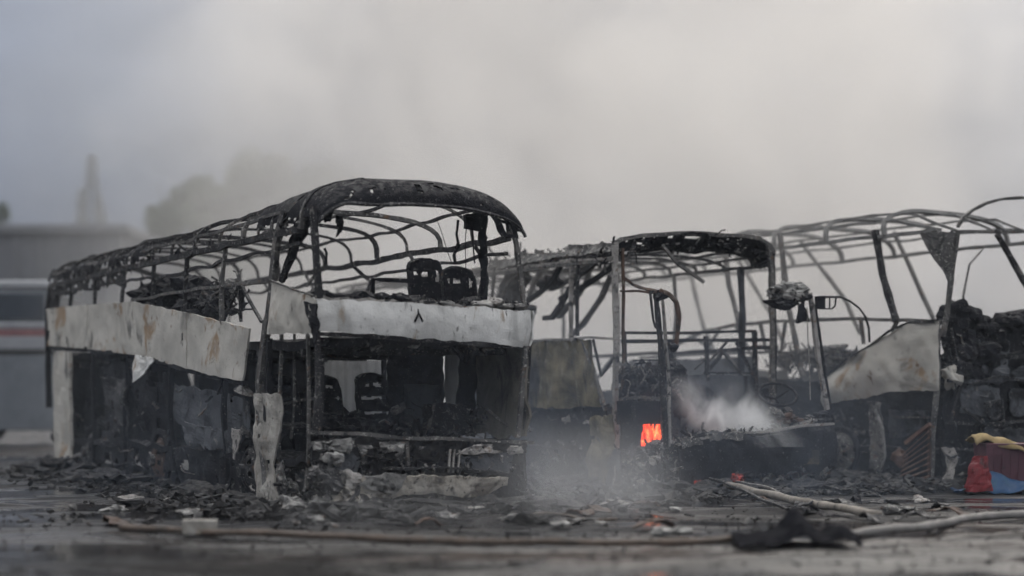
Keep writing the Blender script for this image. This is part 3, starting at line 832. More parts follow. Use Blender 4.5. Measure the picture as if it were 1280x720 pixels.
        clutter(root, lambda r: f(U(r, 484, 650), 546 - 40 * r.random() ** 2, U(r, .6, 1.4)), n_ // 3, .22, m_, sd + 50, .7)
        clutter(root, lambda r: f(U(r, 345, 400), 646 - 60 * r.random() ** 1.6, U(r, .0, .5)), n_ // 3, .15, m_, sd + 60, .75)
    return F, root

FA, coachA = coach_two_deck()

# ------------------------------------------------------------------ coach B: single-deck coach with its nose burnt down to the dash
def coach_nose():
    F = Frame(1.88, 21.76, 27.7)
    root = empty('burnt_coach', F.o, F.rz)
    tag(root, 'burnt-out single-deck coach frame with flames in its doorway and bare steering wheel', 'coach', 'burnt coaches side by side')
    W, L, VH = 2.5, 11.0, 1.18
    f, sp = F.fp, F.sp
    ZR, CR = 2.98, .24
    h = lambda px, py: F.fp(px, py, VH)
    # --- front hoop with its charred header
    bar(root, 'hoop_pillar', [h(769, 303), h(770, 420), h(769, 520), h(770, 640)], .045, 'pale_steel', .02)
    bar(root, 'hoop_pillar', [h(779, 310), h(779, 420), h(778, 630)], .022, 'brown_rust', .02)
    bar(root, 'hoop_pillar', [h(961, 305), h(964, 340), h(965, 420), h(966, 525)], .042, 'steel', .02)
    bar(root, 'hoop_pillar', [h(967, 312), h(969, 420), h(970, 520)], .02, 'char', .02)
    hd = [(767, 306), (776, 300), (800, 295), (840, 292), (880, 291.5), (920, 294), (948, 299), (962, 306), (968, 316)]
    hpts = [h(*p) for p in hd]
    def interp(s):
        k = min(len(hpts) - 2, int(s * (len(hpts) - 1)))
        return hpts[k].lerp(hpts[k + 1], s * (len(hpts) - 1) - k)
    bar(root, 'roof_header', hpts, .035, 'steel', .02)
    def header(s, t):
        p = interp(s)
        return Vector((p.x, p.y - .02 + .5 * t, p.z - .20 * math.sin(t * 2.4) * (1 + .5 * nz((s * 7, 0, 0), 1))))
    MB().sheet(header, 110, 16, .03, 5, .05, 4, hole=.42, hf=8).build('header_skin', M['black'], root, solid=.015)
    bar(root, 'roof_header', [p + Vector((0, .35, -.17)) for p in hpts[1:-1]], .03, 'char', .03)
    # --- roof: bows, collapsed ones too, and rails
    for i in range(14):
        v = VH + .45 + i * .7
        bow(root, F, v, W, ZR + .03 * nz((v, 1, 0), .6), CR, r=.026, mat='char', seed=i * 2.7 + 40, sag=.03 + .10 * abs(nz((v, 2, 0), .9)))
    for k, a in enumerate((0, .5, 1.1, 1.57, 2.1, 2.7, math.pi)):
        path = []
        for j in range(17):
            v = VH + (L - VH) * j / 16
            p = bow_point(v, a, W, ZR, CR)
            p.z -= .05 * math.sin(a)
            path.append(p)
        bar(root, 'roof_rail', path, .03 if a in (0, math.pi) else .022, 'steel' if k < 2 else 'char', .03, seed=k * 4.0 + 60)
    # ashy cove panel along the near roof edge
    top = [sp(768, 303), sp(740, 305), sp(690, 311), sp(640, 322), sp(608, 331)]
    def cove(s, t):
        k = min(3, int(s * 4))
        p = top[k].lerp(top[k + 1], s * 4 - k)
        return p + Vector((-.02 + .08 * math.sin(1.5 * (1 - t)), 0, .01 - .14 * t))
    MB().sheet(cove, 120, 12, .03, 5, .04, 6, hole=.34, hf=7).build('cove_panel', M['steel'], root, solid=.012)
    bar(root, 'window_header', [sp(768, 322), sp(700, 328), sp(612, 341)], .022, 'pale_steel', .02)
    # --- near side
    for x0, r, m_ in ((714, .032, 'pale_steel'), (722, .026, 'char')):
        bar(root, 'pillar', [sp(x0, 322), sp(x0 - 1, 370), sp(x0, 420)], r, m_, .015)
    bar(root, 'pillar', [sp(619, 333), sp(616, 360), sp(613, 400)], .03, 'steel', .015)
    bar(root, 'pillar', [sp(655, 330), sp(653, 370), sp(652, 425)], .025, 'char', .015)
    # collapsed bows hanging inside the windows
    for k, pts in enumerate((
        [(700, 332), (690, 352), (672, 368), (655, 380)], [(722, 345), (706, 372), (690, 396), (680, 397)],
        [(756, 318), (740, 332), (715, 350), (690, 362)], [(768, 330), (742, 350), (724, 362), (700, 374)], [(700, 318), (664, 330), (640, 350), (620, 376)],
        [(735, 330), (718, 338), (690, 340), (660, 333)], [(712, 380), (704, 390), (698, 396)], [(690, 318), (668, 352), (650, 400)], [(764, 345), (752, 372), (728, 405), (712, 420)], [(742, 316), (733, 352), (712, 384)])):
        bar(root, 'fallen_bow', [sp(x, y, .25 + .12 * k) for x, y in pts], .044, 'char' if k % 3 else 'black', .02)
    for (x, y, a_, b_, c_) in ((640, 355, .12, .2, .30), (652, 345, .1, .2, .2), (632, 378, .12, .2, .14), (690, 352, .16, .25, .07), (655, 388, .12, .2, .08)):
        MB().lump(sp(x, y, .35), (a_, b_, c_), 16, 12, .9, 5, x).build('hanging_trim', M['black'], root)
    MB().tube([sp(628, 372, .2), sp(636, 352, .2), sp(648, 344, .2), sp(660, 340, .2)], .022, 5, .02, 3, fine=.06).build('duct', M['steel'], root)
    # scorched waist panel with its ashy top edge
    MB().sheet(lambda s, t: sp(600 + 136 * s + 14 * t * s, 428 - 4 * s + 84 * t, -.02), 50, 24, .05, 2.5, .03, 11).build('side_panel', M['ochre_panel'], root, solid=.02)
    bar(root, 'waist_rail', [sp(655, 427, -.03), sp(700, 424, -.03), sp(738, 422, -.03), sp(768, 424, -.02)], .022, 'pale_steel', .02)
    bar(root, 'brace', [sp(728, 424, .0), sp(742, 462, .0), sp(757, 512, .0)], .028, 'steel', .015)
    bar(root, 'brace', [sp(742, 424, .05), sp(752, 470, .05), sp(768, 448, .05)], .02, 'char', .015)
    MB().quad(sp(612, 508, .05), sp(758, 508, .05), sp(752, 615, .08), sp(612, 608, .08), 40, 20, amp=.10, freq=2, rag=.06, seed=13, hole=.44).build('lower_side_panel', M['black'], root, solid=.02)
    MB().sheet(lambda s, t: sp(740 - 6 * t + (26 + 4 * math.sin(5 * t)) * s, 520 + 88 * t, -.03), 8, 18, .06, 4, .05, 14, hole=.5).build('lower_side_panel', M['ochre_panel'], root, solid=.02)
    MB().quad(sp(752, 560, .0), sp(778, 562, .0), sp(778, 622, .0), sp(748, 616, .0), 8, 12, amp=.05, freq=4, rag=.05, seed=15).build('lower_side_panel', M['blue_grey'], root, solid=.02)
    wheel(root, (.14, 3.1, .33), .40, (1, 0, 0), 'char')
    # --- far side and interior
    for v, m_, r in ((1.9, 'blue_grey', .05), (3.6, 'steel', .03), (5.3, 'steel', .03), (7.0, 'steel', .03), (8.7, 'steel', .03)):
        bar(root, 'pillar', [(W - .02, v, ZR), (W + .02, v, 2.4), (W, v + .05, 1.1)], r, m_, .02)
    bar(root, 'far_waist_rail', [(W, VH, 1.85), (W, 5, 1.82), (W, L, 1.85)], .035, 'char', .03)
    MB().quad((W, VH, .3), (W, L, .3), (W, L, 1.25), (W, VH, 1.3), 40, 8, amp=.06, freq=2, rag=.06, seed=21, hole=.45).build('far_side_panel', M['blue_grey'], root, solid=.02)
    for k in range(6):
        v = VH + .4 + k * 1.5
        bar(root, 'far_brace', [(W - .02, v, 1.3), (W - .02, v + .75, 1.82), (W - .02, v + 1.5, 1.3)], .028, 'char', .02)
    bar(root, 'rear_frame', [(0, L, .8), (0, L, 2.9), (.4, L, 3.1), (1.25, L, 3.2), (2.1, L, 3.1), (2.5, L, 2.9), (2.5, L, .8)], .04, 'char', .03)
    # diagonal strip dangling from the roof
    bar(root, 'dangling_strip', [h(828, 306), h(846, 328), h(880, 353)], .026, 'steel', .015)
    bar(root, 'dangling_strip', [h(793, 305), h(789, 318)], .03, 'char', .015)
    # brown bracket from hoop to windscreen post
    bar(root, 'bracket', [h(778, 346), h(792, 356), f(808, 362, .4), f(822, 364, .0)], .022, 'brown_rust', .01)
    bar(root, 'bracket', [h(776, 364), f(796, 364, .6), f(820, 366, .0)], .02, 'brown_rust', .01)
    # partition behind the doorway: rectangular tube frame
    q = lambda x, y: f(x, y, 1.5)
    bar(root, 'partition_bar', [q(777, 416), q(860, 416), q(945, 414)], .028, 'char', .008)
    bar(root, 'partition_bar', [q(777, 427), q(870, 425), q(962, 425)], .034, 'char', .012)
    for x, a_, b_, r in ((882, 420, 476, .034), (943, 415, 520, .040), (832, 425, 600, .03), (838, 428, 560, .05), (781, 416, 520, .026)):
        bar(root, 'partition_post', [q(x, a_), q(x + 1.5, (a_ + b_) / 2), q(x + 3, b_)], r, 'char', .012)
    bar(root, 'partition_bar', [q(880, 466), q(945, 466)], .016, 'char', .01)
    bar(root, 'partition_bar', [q(895, 468), q(903, 466), q(905, 490)], .012, 'char', .01)
    bar(root, 'partition_brace', [q(886, 452), q(908, 428)], .018, 'char', .01)
    bar(root, 'partition_brace', [q(920, 428), q(942, 470)], .026, 'char', .01)
    bar(root, 'partition_brace', [q(868, 462), q(884, 446)], .012, 'char', .01)
    bar(root, 'partition_bar', [q(792, 450), q(836, 449)], .016, 'char', .01)
    MB().quad(q(850, 470), q(948, 468), q(950, 560), q(850, 560), 16, 14, amp=.04, freq=3, rag=.03, seed=3).build('partition_panel', M['blue_grey'], root, solid=.02)
    # door step region: burnt trim heap, stair frame, recess where the fire is
    g = lambda x, y, v=.8: f(x, y, v)
    bar(root, 'step_frame', [g(776, 499), g(802, 496), g(834, 499)], .024, 'steel', .01)
    bar(root, 'step_frame', [g(792, 502), g(792, 525)], .03, 'char', .01)
    bar(root, 'step_frame', [g(796, 460), g(797, 497)], .016, 'char', .01)
    for (x, y, a_, c_) in ((790, 476, .12, .10), (808, 474, .14, .14), (824, 482, .12, .12), (800, 488, .16, .08), (782, 488, .10, .10), (828, 468, .08, .10), (845, 478, .1, .16), (850, 500, .1, .2)):
        MB().lump(g(x, y, 1.2), (a_, .2, c_), 18, 12, 1.0, 8, x).build('melted_trim', M['black'], root)
    for pts in ([(800, 480), (812, 462), (822, 478)], [(786, 470), (800, 458), (806, 470)], [(815, 490), (830, 470), (838, 466)]):
        bar(root, 'bent_strut', [g(x, y, 1.0) for x, y in pts], .014, 'steel', .02)
    # recess walls round the fire
    MB().quad(g(772, 502, .9), g(838, 502, .9), g(838, 530, .9), g(772, 530, .9), 12, 6, amp=.02, freq=4, rag=.015, seed=5).build('recess_panel', M['black'], root, solid=.03)
    MB().quad(g(776, 524, .85), g(801, 524, .85), g(800, 612, .85), g(776, 612, .85), 8, 14, amp=.03, freq=4, rag=.02, seed=6).build('recess_panel', M['black'], root, solid=.03)
    MB().quad(g(827, 500, .85), g(840, 500, .85), g(842, 612, .85), g(827, 612, .85), 6, 14, amp=.03, freq=4, rag=.02, seed=7).build('recess_panel', M['char'], root, solid=.03)
    MB().quad(g(790, 559, .8), g(842, 559, .8), g(842, 616, .8), g(790, 616, .8), 14, 14, amp=.08, freq=6, rag=.05, seed=8).build('recess_panel', M['rubble'], root, solid=.03)
    for (x, y, a_, c_, m_) in ((794, 566, .1, .05, 'rubble'), (812, 563, .12, .05, 'black'), (828, 564, .1, .06, 'rubble'), (800, 580, .12, .1, 'rubble'), (822, 584, .12, .1, 'char'), (812, 604, .14, .12, 'rubble'), (838, 600, .1, .14, 'char'), (800, 618, .12, .08, 'rubble'), (826, 622, .12, .1, 'rubble'), (848, 590, .1, .08, 'steel'), (842, 572, .10, .04, 'ash')):
        MB().lump(g(x, y, .55), (a_, .16, c_), 18, 12, 1.0, 9, x + y).build('burnt_step', M[m_], root)
    # --- windscreen pillars, broken off below the roof
    bar(root, 'windscreen_pillar', [f(820, 366), f(825, 420), f(831, 520), f(835, 640)], .036, 'char', .012)
    bar(root, 'windscreen_pillar', [f(828, 368, .1), f(834, 450, .1), f(838, 560, .1)], .022, 'pale_steel', .012)
    bar(root, 'windscreen_pillar', [f(813, 364, -.05), f(817, 400, -.05), f(820, 410, -.05)], .016, 'char', .01)
    MB().lump(f(823, 368, .02), (.10, .09, .07), 16, 12, .8, 9, 3).build('mirror_clamp', M['black'], root)
    arm = bar(root, 'mirror_arm', [f(824, 363), f(836, 367, -.08), f(846, 378, -.12), f(849, 395, -.14), f(847, 415, -.14), f(845, 432, -.14)], .03, 'brown_rust', .008, sides=6, fine=.05)
    MB().lump(f(844, 434, -.14), (.05, .05, .05), 12, 8, .6, 12, 4).build('mirror_stub', M['black'], arm)
    bar(root, 'windscreen_pillar', [f(1012, 366), f(1019, 420), f(1027, 470), f(1034, 512)], .034, 'pale_steel', .012)
    bar(root, 'windscreen_pillar', [f(1019, 380, .08), f(1027, 440, .08), f(1038, 512, .08)], .018, 'black', .012)
    wire(root, [f(1009, 385), f(1011, 440), f(1013, 500)], .007, 'cable', 'pale_steel', .01)
    # ash-crusted visor between hoop and pillar
    MB().lump(f(983, 366, .35), (.20, .26, .12), 22, 14, .7, 7, 3).build('visor', M['ash'], root)
    MB().lump(f(980, 378, .35), (.16, .2, .08), 18, 12, .9, 9, 5).build('visor', M['black'], root)
    MB().lump(f(1003, 371, .1), (.09, .14, .07), 16, 10, .8, 9, 7).build('visor', M['char'], root)
    MB().quad(f(999, 380, .05), f(1006, 378, .05), f(1010, 402, .05), f(997, 404, .05), 6, 8, amp=.03, freq=6, rag=.03, seed=2).build('hanging_mirror', M['black'], root, solid=.03)
    # far mirror: clamp, loop handle and long curved arm
    r_ = lambda x, y: f(x, y, -.05)
    MB().quad(r_(1020, 371), r_(1030, 370), r_(1030, 386), r_(1020, 386), 4, 6, amp=.01, freq=5, rag=.01, seed=2).build('mirror_clamp', M['black'], root, solid=.06)
    ma = bar(root, 'mirror_arm', [r_(1024, 371), r_(1050, 371), r_(1062, 376), r_(1074, 385), r_(1082, 396), r_(1086, 410), r_(1087, 428)], .016, 'char', .004, sides=6, fine=.05)
    bar(ma, 'mirror_bracket', [r_(1045, 372), r_(1044, 382), r_(1040, 386), r_(1024, 386)], .012, 'char', .0, fine=.03)
    bar(ma, 'mirror_bracket', [r_(1037, 372), r_(1037, 386)], .01, 'char', .0)
    # --- nose: dash shelf, apron
    e0, e1 = [(846, 556), (880, 549), (920, 542), (960, 538), (1000, 533), (1042, 529)], None
    edge = [f(x, y, -.05) for x, y in e0]
    def shelf(s, t):
        k = min(4, int(s * 5))
        p = edge[k].lerp(edge[k + 1], s * 5 - k)
        return p + Vector((0, .75 * t, -.05 * t + .03 * math.sin(8 * s)))
    sh = MB().sheet(shelf, 50, 10, .05, 4, .03, 7).build('dash_shelf', M['char'], root, solid=.03)
    bar(sh, 'dash_lip', edge, .022, 'pale_steel', .03)
    MB().sheet(lambda s, t: shelf(.02 + .42 * s, 0) + Vector((0, -.02 - .02 * t, .03 - .09 * t)), 30, 4, .03, 6, .04, 8, hole=.3).build('peeled_trim', M['steel'], sh, solid=.01)
    MB().sheet(lambda s, t: shelf(s, 0) + Vector((0, .02 - .08 * math.sin(3 * t), -.03 - (.52 + .06 * math.sin(9 * s)) * t)), 50, 14, .07, 3, .05, 9).build('front_apron', M['black'], root, solid=.03)
    MB().quad(f(1000, 562, -.1), f(1024, 562, -.1), f(1022, 580, -.1), f(1000, 580, -.1), 8, 6, amp=.03, freq=5, rag=.02, seed=5).build('apron_patch', M['ochre_panel'], root, solid=.015)
    bar(root, 'chassis_rail', [f(850, 604, .2), f(940, 600, .2), f(1035, 590, .2)], .05, 'brown_rust', .03)
    for x, y, r in ((905, 603, .05), (958, 602, .05), (974, 603, .05)):
        MB().ring(f(x, y, -.02), r, .016, (0, 1, .2), 16, 5).build('air_fitting', M['pale_steel'], root)
    # steering wheel, column, pedestal
    swc = f(972, 493, .55)
    sw = MB().ring(swc, .25, .020, (-.25, -.62, .9), 34, 6).build('steering_wheel', M['black'], root)
    for dx, dz in ((-.2, -.02), (.18, .06), (.02, -.12)):
        MB().tube([swc + Vector((dx, .0, dz)), swc + Vector((0, .05, -.06))], .012, 5).build('spoke', M['black'], sw)
    bar(root, 'steering_column', [f(960, 500, .6), f(964, 512, .5), f(972, 528, .35)], .026, 'char', .01)
    for (x, y, a_, c_, m_) in ((968, 517, .08, .07, 'steel'), (978, 524, .12, .06, 'brown_rust'), (992, 524, .10, .05, 'brown_rust'), (1010, 524, .10, .05, 'char'), (1026, 520, .08, .06, 'black'), (985, 515, .05, .05, 'char')):
        MB().lump(f(x, y, .3), (a_, .12, c_), 16, 10, .9, 10, x).build('dash_remains', M[m_], root)
    MB().quad((.0, .3, .45), (W, .3, .5), (W, L, .5), (0, L, .5), 14, 36, amp=.06, freq=2, rag=.06, seed=77).build('floor', M['black'], root, solid=.06)
    for k in range(9):
        MB().lump((.6 + 1.4 * random.random(), 2.6 + .9 * k, .7), (.4, .4, .3 + .25 * random.random()), 16, 10, .9, 3.5, k * 5.3).build('melted_seat', M['black'], root)
    U = lambda r, a, b: r.uniform(a, b)
    for m_, n_, sd in (('char', 130, 101), ('steel', 60, 102), ('pale_steel', 36, 103), ('black', 130, 104)):
        clutter(root, lambda r: f(U(r, 780, 850), U(r, 560, 645), U(r, -.1, .7)), n_, .2, m_, sd)
        clutter(root, lambda r: f(U(r, 846, 1040), U(r, 585, 640), U(r, -.1, .5)), n_, .2, m_, sd + 10)
        clutter(root, lambda r: f(U(r, 776, 850), U(r, 455, 500), U(r, .9, 1.6)), n_ // 2, .2, m_, sd + 20)
        clutter(root, lambda r: shelf(r.random(), r.random()) + Vector((0, 0, .02)), n_ // 2, .14, m_, sd + 30)
        clutter(root, lambda r: sp(U(r, 610, 765), U(r, 500, 625), U(r, -.02, .4)), n_ // 2, .25, m_, sd + 40)
        clutter(root, lambda r: sp(U(r, 610, 768), U(r, 316, 330), U(r, .05, .5)), n_ // 4, .16, m_, sd + 50)
        clutter(root, lambda r: interp(r.random()) + Vector((0, U(r, 0, .5), U(r, -.2, 0))), n_ // 3, .14, m_, sd + 60)
    return F, root

FB, coachB = coach_nose()

# ------------------------------------------------------------------ coach C: leaning frame on the right
def coach_lean():
    F = Frame(5.66, 23.5, 33)
    root = empty('burnt_coach', F.o, F.rz)
    tag(root, 'burnt-out coach frame leaning backward with torn beige side panel and high front hoop', 'coach', 'burnt coaches side by side')
    W, L = 2.5, 10.5
    f, sp = F.fp, F.sp
    ZR, CR = 3.41, .40
    lean = .45                                   # the frame has racked backward
    for i in range(9):
        v = .5 + lean + i * 1.15
        bow(root, F, v, W, ZR - .015 * i, CR, r=.038, mat='hoop_grey', seed=i * 2.7 + 80, sag=.04 * abs(nz((v, 2, 0), .9)), lean=.15)
    for k, a in enumerate((0, .45, 1.0, 1.57, 2.1, 2.7, math.pi)):
        path = []
        for j in range(15):
            v = -lean + (L + lean) * j / 14
            p = bow_point(v + lean, a, W, ZR, CR)
            q = min(1, (v + lean) / 1.5)
            p.z = ZR + (p.z - ZR) * (q * (2 - q)) ** .6 - .012 * v   # stringers curve down into the front header
            path.append(p)
        bar(root, 'roof_rail', path, .035 if a in (0, math.pi) else .024, 'hoop_grey', .03, seed=k * 4.0 + 90)
    # leaning near-side pillars
    for a, b in (((975, 292), (1003, 470)), ((1094, 288), (1121, 402)), ((905, 303), (925, 410))):
        m_ = ((a[0] + b[0]) / 2 - 4, (a[1] + b[1]) / 2)
        bar(root, 'pillar', [sp(*a), sp(*m_), sp(*b)], .042 if a[0] < 1080 else .052, 'steel' if a[0] < 1080 else 'char', .012)
    # far-side pillars
    for a, b in (((1118, 290), (1160, 385)), ((1000, 300), (1058, 378)), ((920, 320), (962, 390)), ((860, 330), (880, 410))):
        bar(root, 'pillar', [sp(a[0], a[1], W), sp(b[0], b[1], W), sp(b[0] + 18, b[1] + 40, W)], .036, 'steel', .015)
    # corner gusset sheet and corner posts
    MB().quad(sp(1148, 290, -.02), sp(1196, 290, -.02), sp(1188, 350, -.02), sp(1186, 352, -.02), 12, 16, amp=.04, freq=3, rag=.02, seed=5).build('corner_gusset', M['steel'], root, solid=.02)
    bar(root, 'corner_post', [sp(1196, 288), sp(1190, 340), sp(1184, 392), sp(1178, 420)], .04, 'steel', .012)
    bar(root, 'corner_post', [sp(1172, 400), sp(1172, 480), sp(1166, 545), sp(1163, 616)], .038, 'steel', .012)
    bar(root, 'corner_post', [sp(1163, 530, -.02), sp(1162, 614, -.02)], .04, 'brown_rust', .01)
    # waist rail, braces and truss
    wr = [sp(842, 432), sp(880, 414), sp(920, 406), sp(960, 402.5), sp(1020, 400), sp(1080, 398.5), sp(1130, 400), sp(1176, 402)]
    bar(root, 'waist_rail', wr, .034, 'steel', .012)
    for a, b in (((950, 404), (958, 440)), ((982, 402), (976, 440)), ((1076, 399), (1080, 430)), ((900, 412), (880, 440)), ((868, 422), (900, 444)), ((920, 408), (940, 444)), ((1122, 400), (1114, 414))):
        bar(root, 'brace', [sp(*a), sp(*b)], .028, 'steel', .01)
    bar(root, 'lower_rail', [sp(800, 447), sp(900, 442), sp(1000, 440), sp(1062, 440)], .03, 'steel', .015)
    # torn beige side panel
    pt = [(1034, 470), (1060, 450), (1090, 432), (1112, 416), (1136, 405), (1174, 401)]
    pb = [(1030, 508), (1060, 500), (1085, 496), (1110, 490), (1140, 488), (1174, 487)]
    P, Q = [sp(x, y, -.03) for x, y in pt], [sp(x, y, -.03) for x, y in pb]
    def tp(s, t):
        k = min(4, int(s * 5))
        fr = s * 5 - k
        p = P[k].lerp(P[k + 1], fr).lerp(Q[k].lerp(Q[k + 1], fr), t)
        p.x -= .10 * math.sin(3 * t) * (1 - s)
        return p
    pn = MB().sheet(tp, 50, 20, .05, 1.8, .025, 15).build('side_panel', M['beige_panel'], root, solid=.02)
    bar(pn, 'panel_edge', [tp(s / 20, 0) + Vector((-.02, 0, .01)) for s in range(21)], .018, 'char', .015)
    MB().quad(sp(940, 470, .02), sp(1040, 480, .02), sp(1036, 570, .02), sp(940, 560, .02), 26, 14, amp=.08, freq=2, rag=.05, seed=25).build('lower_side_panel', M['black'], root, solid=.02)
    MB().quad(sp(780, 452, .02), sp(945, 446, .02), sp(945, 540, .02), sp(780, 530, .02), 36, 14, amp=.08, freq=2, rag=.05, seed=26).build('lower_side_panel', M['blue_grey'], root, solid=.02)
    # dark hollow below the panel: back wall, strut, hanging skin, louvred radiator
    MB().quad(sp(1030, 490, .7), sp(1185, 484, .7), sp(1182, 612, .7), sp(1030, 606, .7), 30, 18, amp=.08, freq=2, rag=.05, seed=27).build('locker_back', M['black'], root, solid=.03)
    MB().quad(sp(1110, 512, .4), sp(1162, 514, .4), sp(1160, 545, .4), sp(1112, 548, .4), 10, 8, amp=.03, freq=4, rag=.02, seed=28).build('locker_panel', M['blue_grey'], root, solid=.02)
    bar(root, 'locker_rail', [sp(1116, 521, .35), sp(1164, 522, .35)], .018, 'steel', .008)
    MB().sheet(lambda s, t: sp(1084 + 16 * s + 4 * math.sin(3 * t), 502 + 92 * t, -.02), 6, 20, .05, 5, .03, 29).build('hanging_skin', M['steel'], root, solid=.015)
    bar(root, 'hanging_strip', [sp(1094, 512, -.05), sp(1103, 535, -.05), sp(1106, 570, -.05), sp(1100, 590, -.05)], .022, 'ash', .02)
    rad = MB().tube([sp(1132, 554, -.05), sp(1163, 530, -.05)], .035, 4).build('radiator', M['slat_rust'], root)
    for k in range(10):
        y0 = 560 + 6 * k
        a, b = sp(1134 - 1.2 * k, y0 + 3, -.04), sp(1162, y0 - 22 + 2.0 * k, -.04)
        MB().quad(a, b, b + Vector((-.05, 0, -.03)), a + Vector((-.05, 0, -.03)), 6, 1).build('radiator_slat', M['slat_rust'], rad, solid=.014)
    MB().quad(sp(1128, 548, .06), sp(1162, 530, .06), sp(1160, 612, .06), sp(1122, 612, .06), 6, 6).build('radiator_core', M['black'], rad, solid=.01)
    MB().lump(sp(1126, 570, -.02), (.08, .16, .09), 18, 12, .9, 6, 4).build('burnt_pump', M['brown_rust'], root)
    MB().lump(sp(1112, 600, -.04), (.12, .3, .10), 16, 10, .8, 6, 6).build('burnt_pump', M['rubble'], root)
    MB().lump(sp(1130, 606, -.08), (.12, .2, .10), 16, 10, .8, 6, 8).build('burnt_pump', M['steel'], root)
    wheel(root, (.02, sp(1050, 585).y, .40), .36, (1, 0, 0), 'steel')
    # --- front: header, hoop, windscreen strut, burnt-out cab full of black wreckage
    bar(root, 'front_header', [f(1190, 290), f(1240, 290), f(1290, 289), f(1380, 285)], .035, 'steel', .01)
    hp = [f(1197, 284), f(1204, 272), f(1216, 262), f(1232, 253.5), f(1252, 249), f(1280, 247), f(1320, 249), f(1356, 258), f(1384, 276)]
    bar(root, 'front_hoop', hp, .03, 'steel', .01)
    bar(root, 'windscreen_strut', [f(1246, 292, .1), f(1262, 320, .05), f(1290, 370, 0), f(1326, 445, 0)], .045, 'char', .01)
    bar(root, 'windscreen_strut', [f(1196, 312, .6), f(1230, 310, .6), f(1212, 330, .6), f(1204, 370, .5), f(1203, 412, .3)], .016, 'steel', .01)
    bar(root, 'windscreen_pillar', [f(1386, 285), f(1392, 400), f(1394, 600)], .04, 'char', .02)
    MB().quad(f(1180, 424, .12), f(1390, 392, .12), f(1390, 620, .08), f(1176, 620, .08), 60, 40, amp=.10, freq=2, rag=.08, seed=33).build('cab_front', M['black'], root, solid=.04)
    for yy, m_ in ((446, 'char'), (474, 'blue_grey'), (528, 'char'), (560, 'char')):
        bar(root, 'cab_rail', [f(1184, yy, -.04), f(1240, yy + 3, -.06), f(1300, yy - 3, -.06), f(1388, yy, -.04)], .03, m_, .03)
    for xa, ya, xb, yb_ in ((1222, 425, 1262, 466), (1200, 482, 1250, 522), (1262, 486, 1330, 524), (1230, 534, 1300, 556)):
        MB().quad(f(xa, ya, -.05), f(xb, ya + 3, -.05), f(xb - 3, yb_, -.02), f(xa + 2, yb_ - 4, -.02), 12, 10, amp=.06, freq=4, rag=.05, seed=xa).build('cab_panel', M['blue_grey'], root, solid=.02)
    MB().ring(f(1243, 514, -.08), .12, .03, (0, 1, 0), 24, 6).build('lamp_ring', M['char'], root)
    rnd = random.Random(5)
    for k in range(9):
        x = rnd.uniform(1186, 1390)
        y = rnd.uniform(420, 612)
        top_lim = 398 + 10 * math.sin(x * .06) + 14 * (x > 1225)
        y = max(y, top_lim + 26)
        MB().lump(f(x, y, .12), (rnd.uniform(.12, .34), .25, rnd.uniform(.10, .26)), 20, 14, .6, 3.5, k * 4.7).build('cab_wreckage', M[('black', 'black', 'char', 'blue_grey')[k % 4]], root)
    for (x, y, a_, c_) in ((1192, 398, .12, .20), (1206, 394, .14, .14), (1222, 406, .18, .16), (1196, 430, .2, .3), (1232, 428, .22, .22), (1262, 404, .22, .14), (1280, 398, .2, .12), (1215, 450, .3, .3)):
        MB().lump(f(x, y, .1), (a_, .25, c_), 26, 18, .7, 4, x * .7).build('cab_wreckage', M['black'], root)
    for pts in ([(1200, 440), (1240, 446), (1278, 440)], [(1210, 480), (1250, 470), (1290, 476)], [(1232, 505), (1252, 500), (1254, 530)], [(1190, 410), (1200, 470), (1188, 530)], [(1205, 510), (1228, 528), (1260, 532)]):
        bar(root, 'bent_strut', [f(x, y, -.1) for x, y in pts], .02, 'char', .03)
    MB().sheet(lambda s, t: f(1180 + 12 * s + 4 * math.sin(4 * t), 560 + 44 * t, -.1), 5, 12, .05, 5, .04, 8).build('loose_flap', M['pale_steel'], root, solid=.02)
    MB().lump(f(1190, 470, -.05), (.10, .1, .16), 16, 10, .9, 8, 9).build('loose_flap', M['beige_panel'], root)
    MB().quad((0, .2, .45), (W, .2, .45), (W, L, .45), (0, L, .45), 14, 30, amp=.06, freq=2, rag=.06, seed=78).build('floor', M['black'], root, solid=.06)
    bar(root, 'rear_frame', [(0, L, .6), (0, L, 3.1), (.5, L, 3.35), (1.25, L, 3.4), (2.0, L, 3.35), (2.5, L, 3.1), (2.5, L, .6)], .04, 'steel', .03)
    MB().quad((W, .3, .4), (W, L, .4), (W, L, 1.6), (W, .3, 1.7), 36, 8, amp=.08, freq=2, rag=.08, seed=79, hole=.4).build('far_side_panel', M['black'], root, solid=.02)
    # scorched rolls of insulation lying on the sill, seen past coach B's nose
    for (x, y, a_, m_) in ((1035, 442, .16, 'blue_grey'), (1048, 436, .14, 'steel'), (1020, 446, .14, 'steel'), (1058, 444, .14, 'blue_grey'), (1000, 440, .12, 'steel'), (1042, 450, .2, 'steel')):
        MB().lump(sp(x, y, .8), (a_, a_ * 1.3, a_ * .55), 18, 12, .9, 6, x).build('melted_seat', M[m_], root)
    U = lambda r, a, b: r.uniform(a, b)
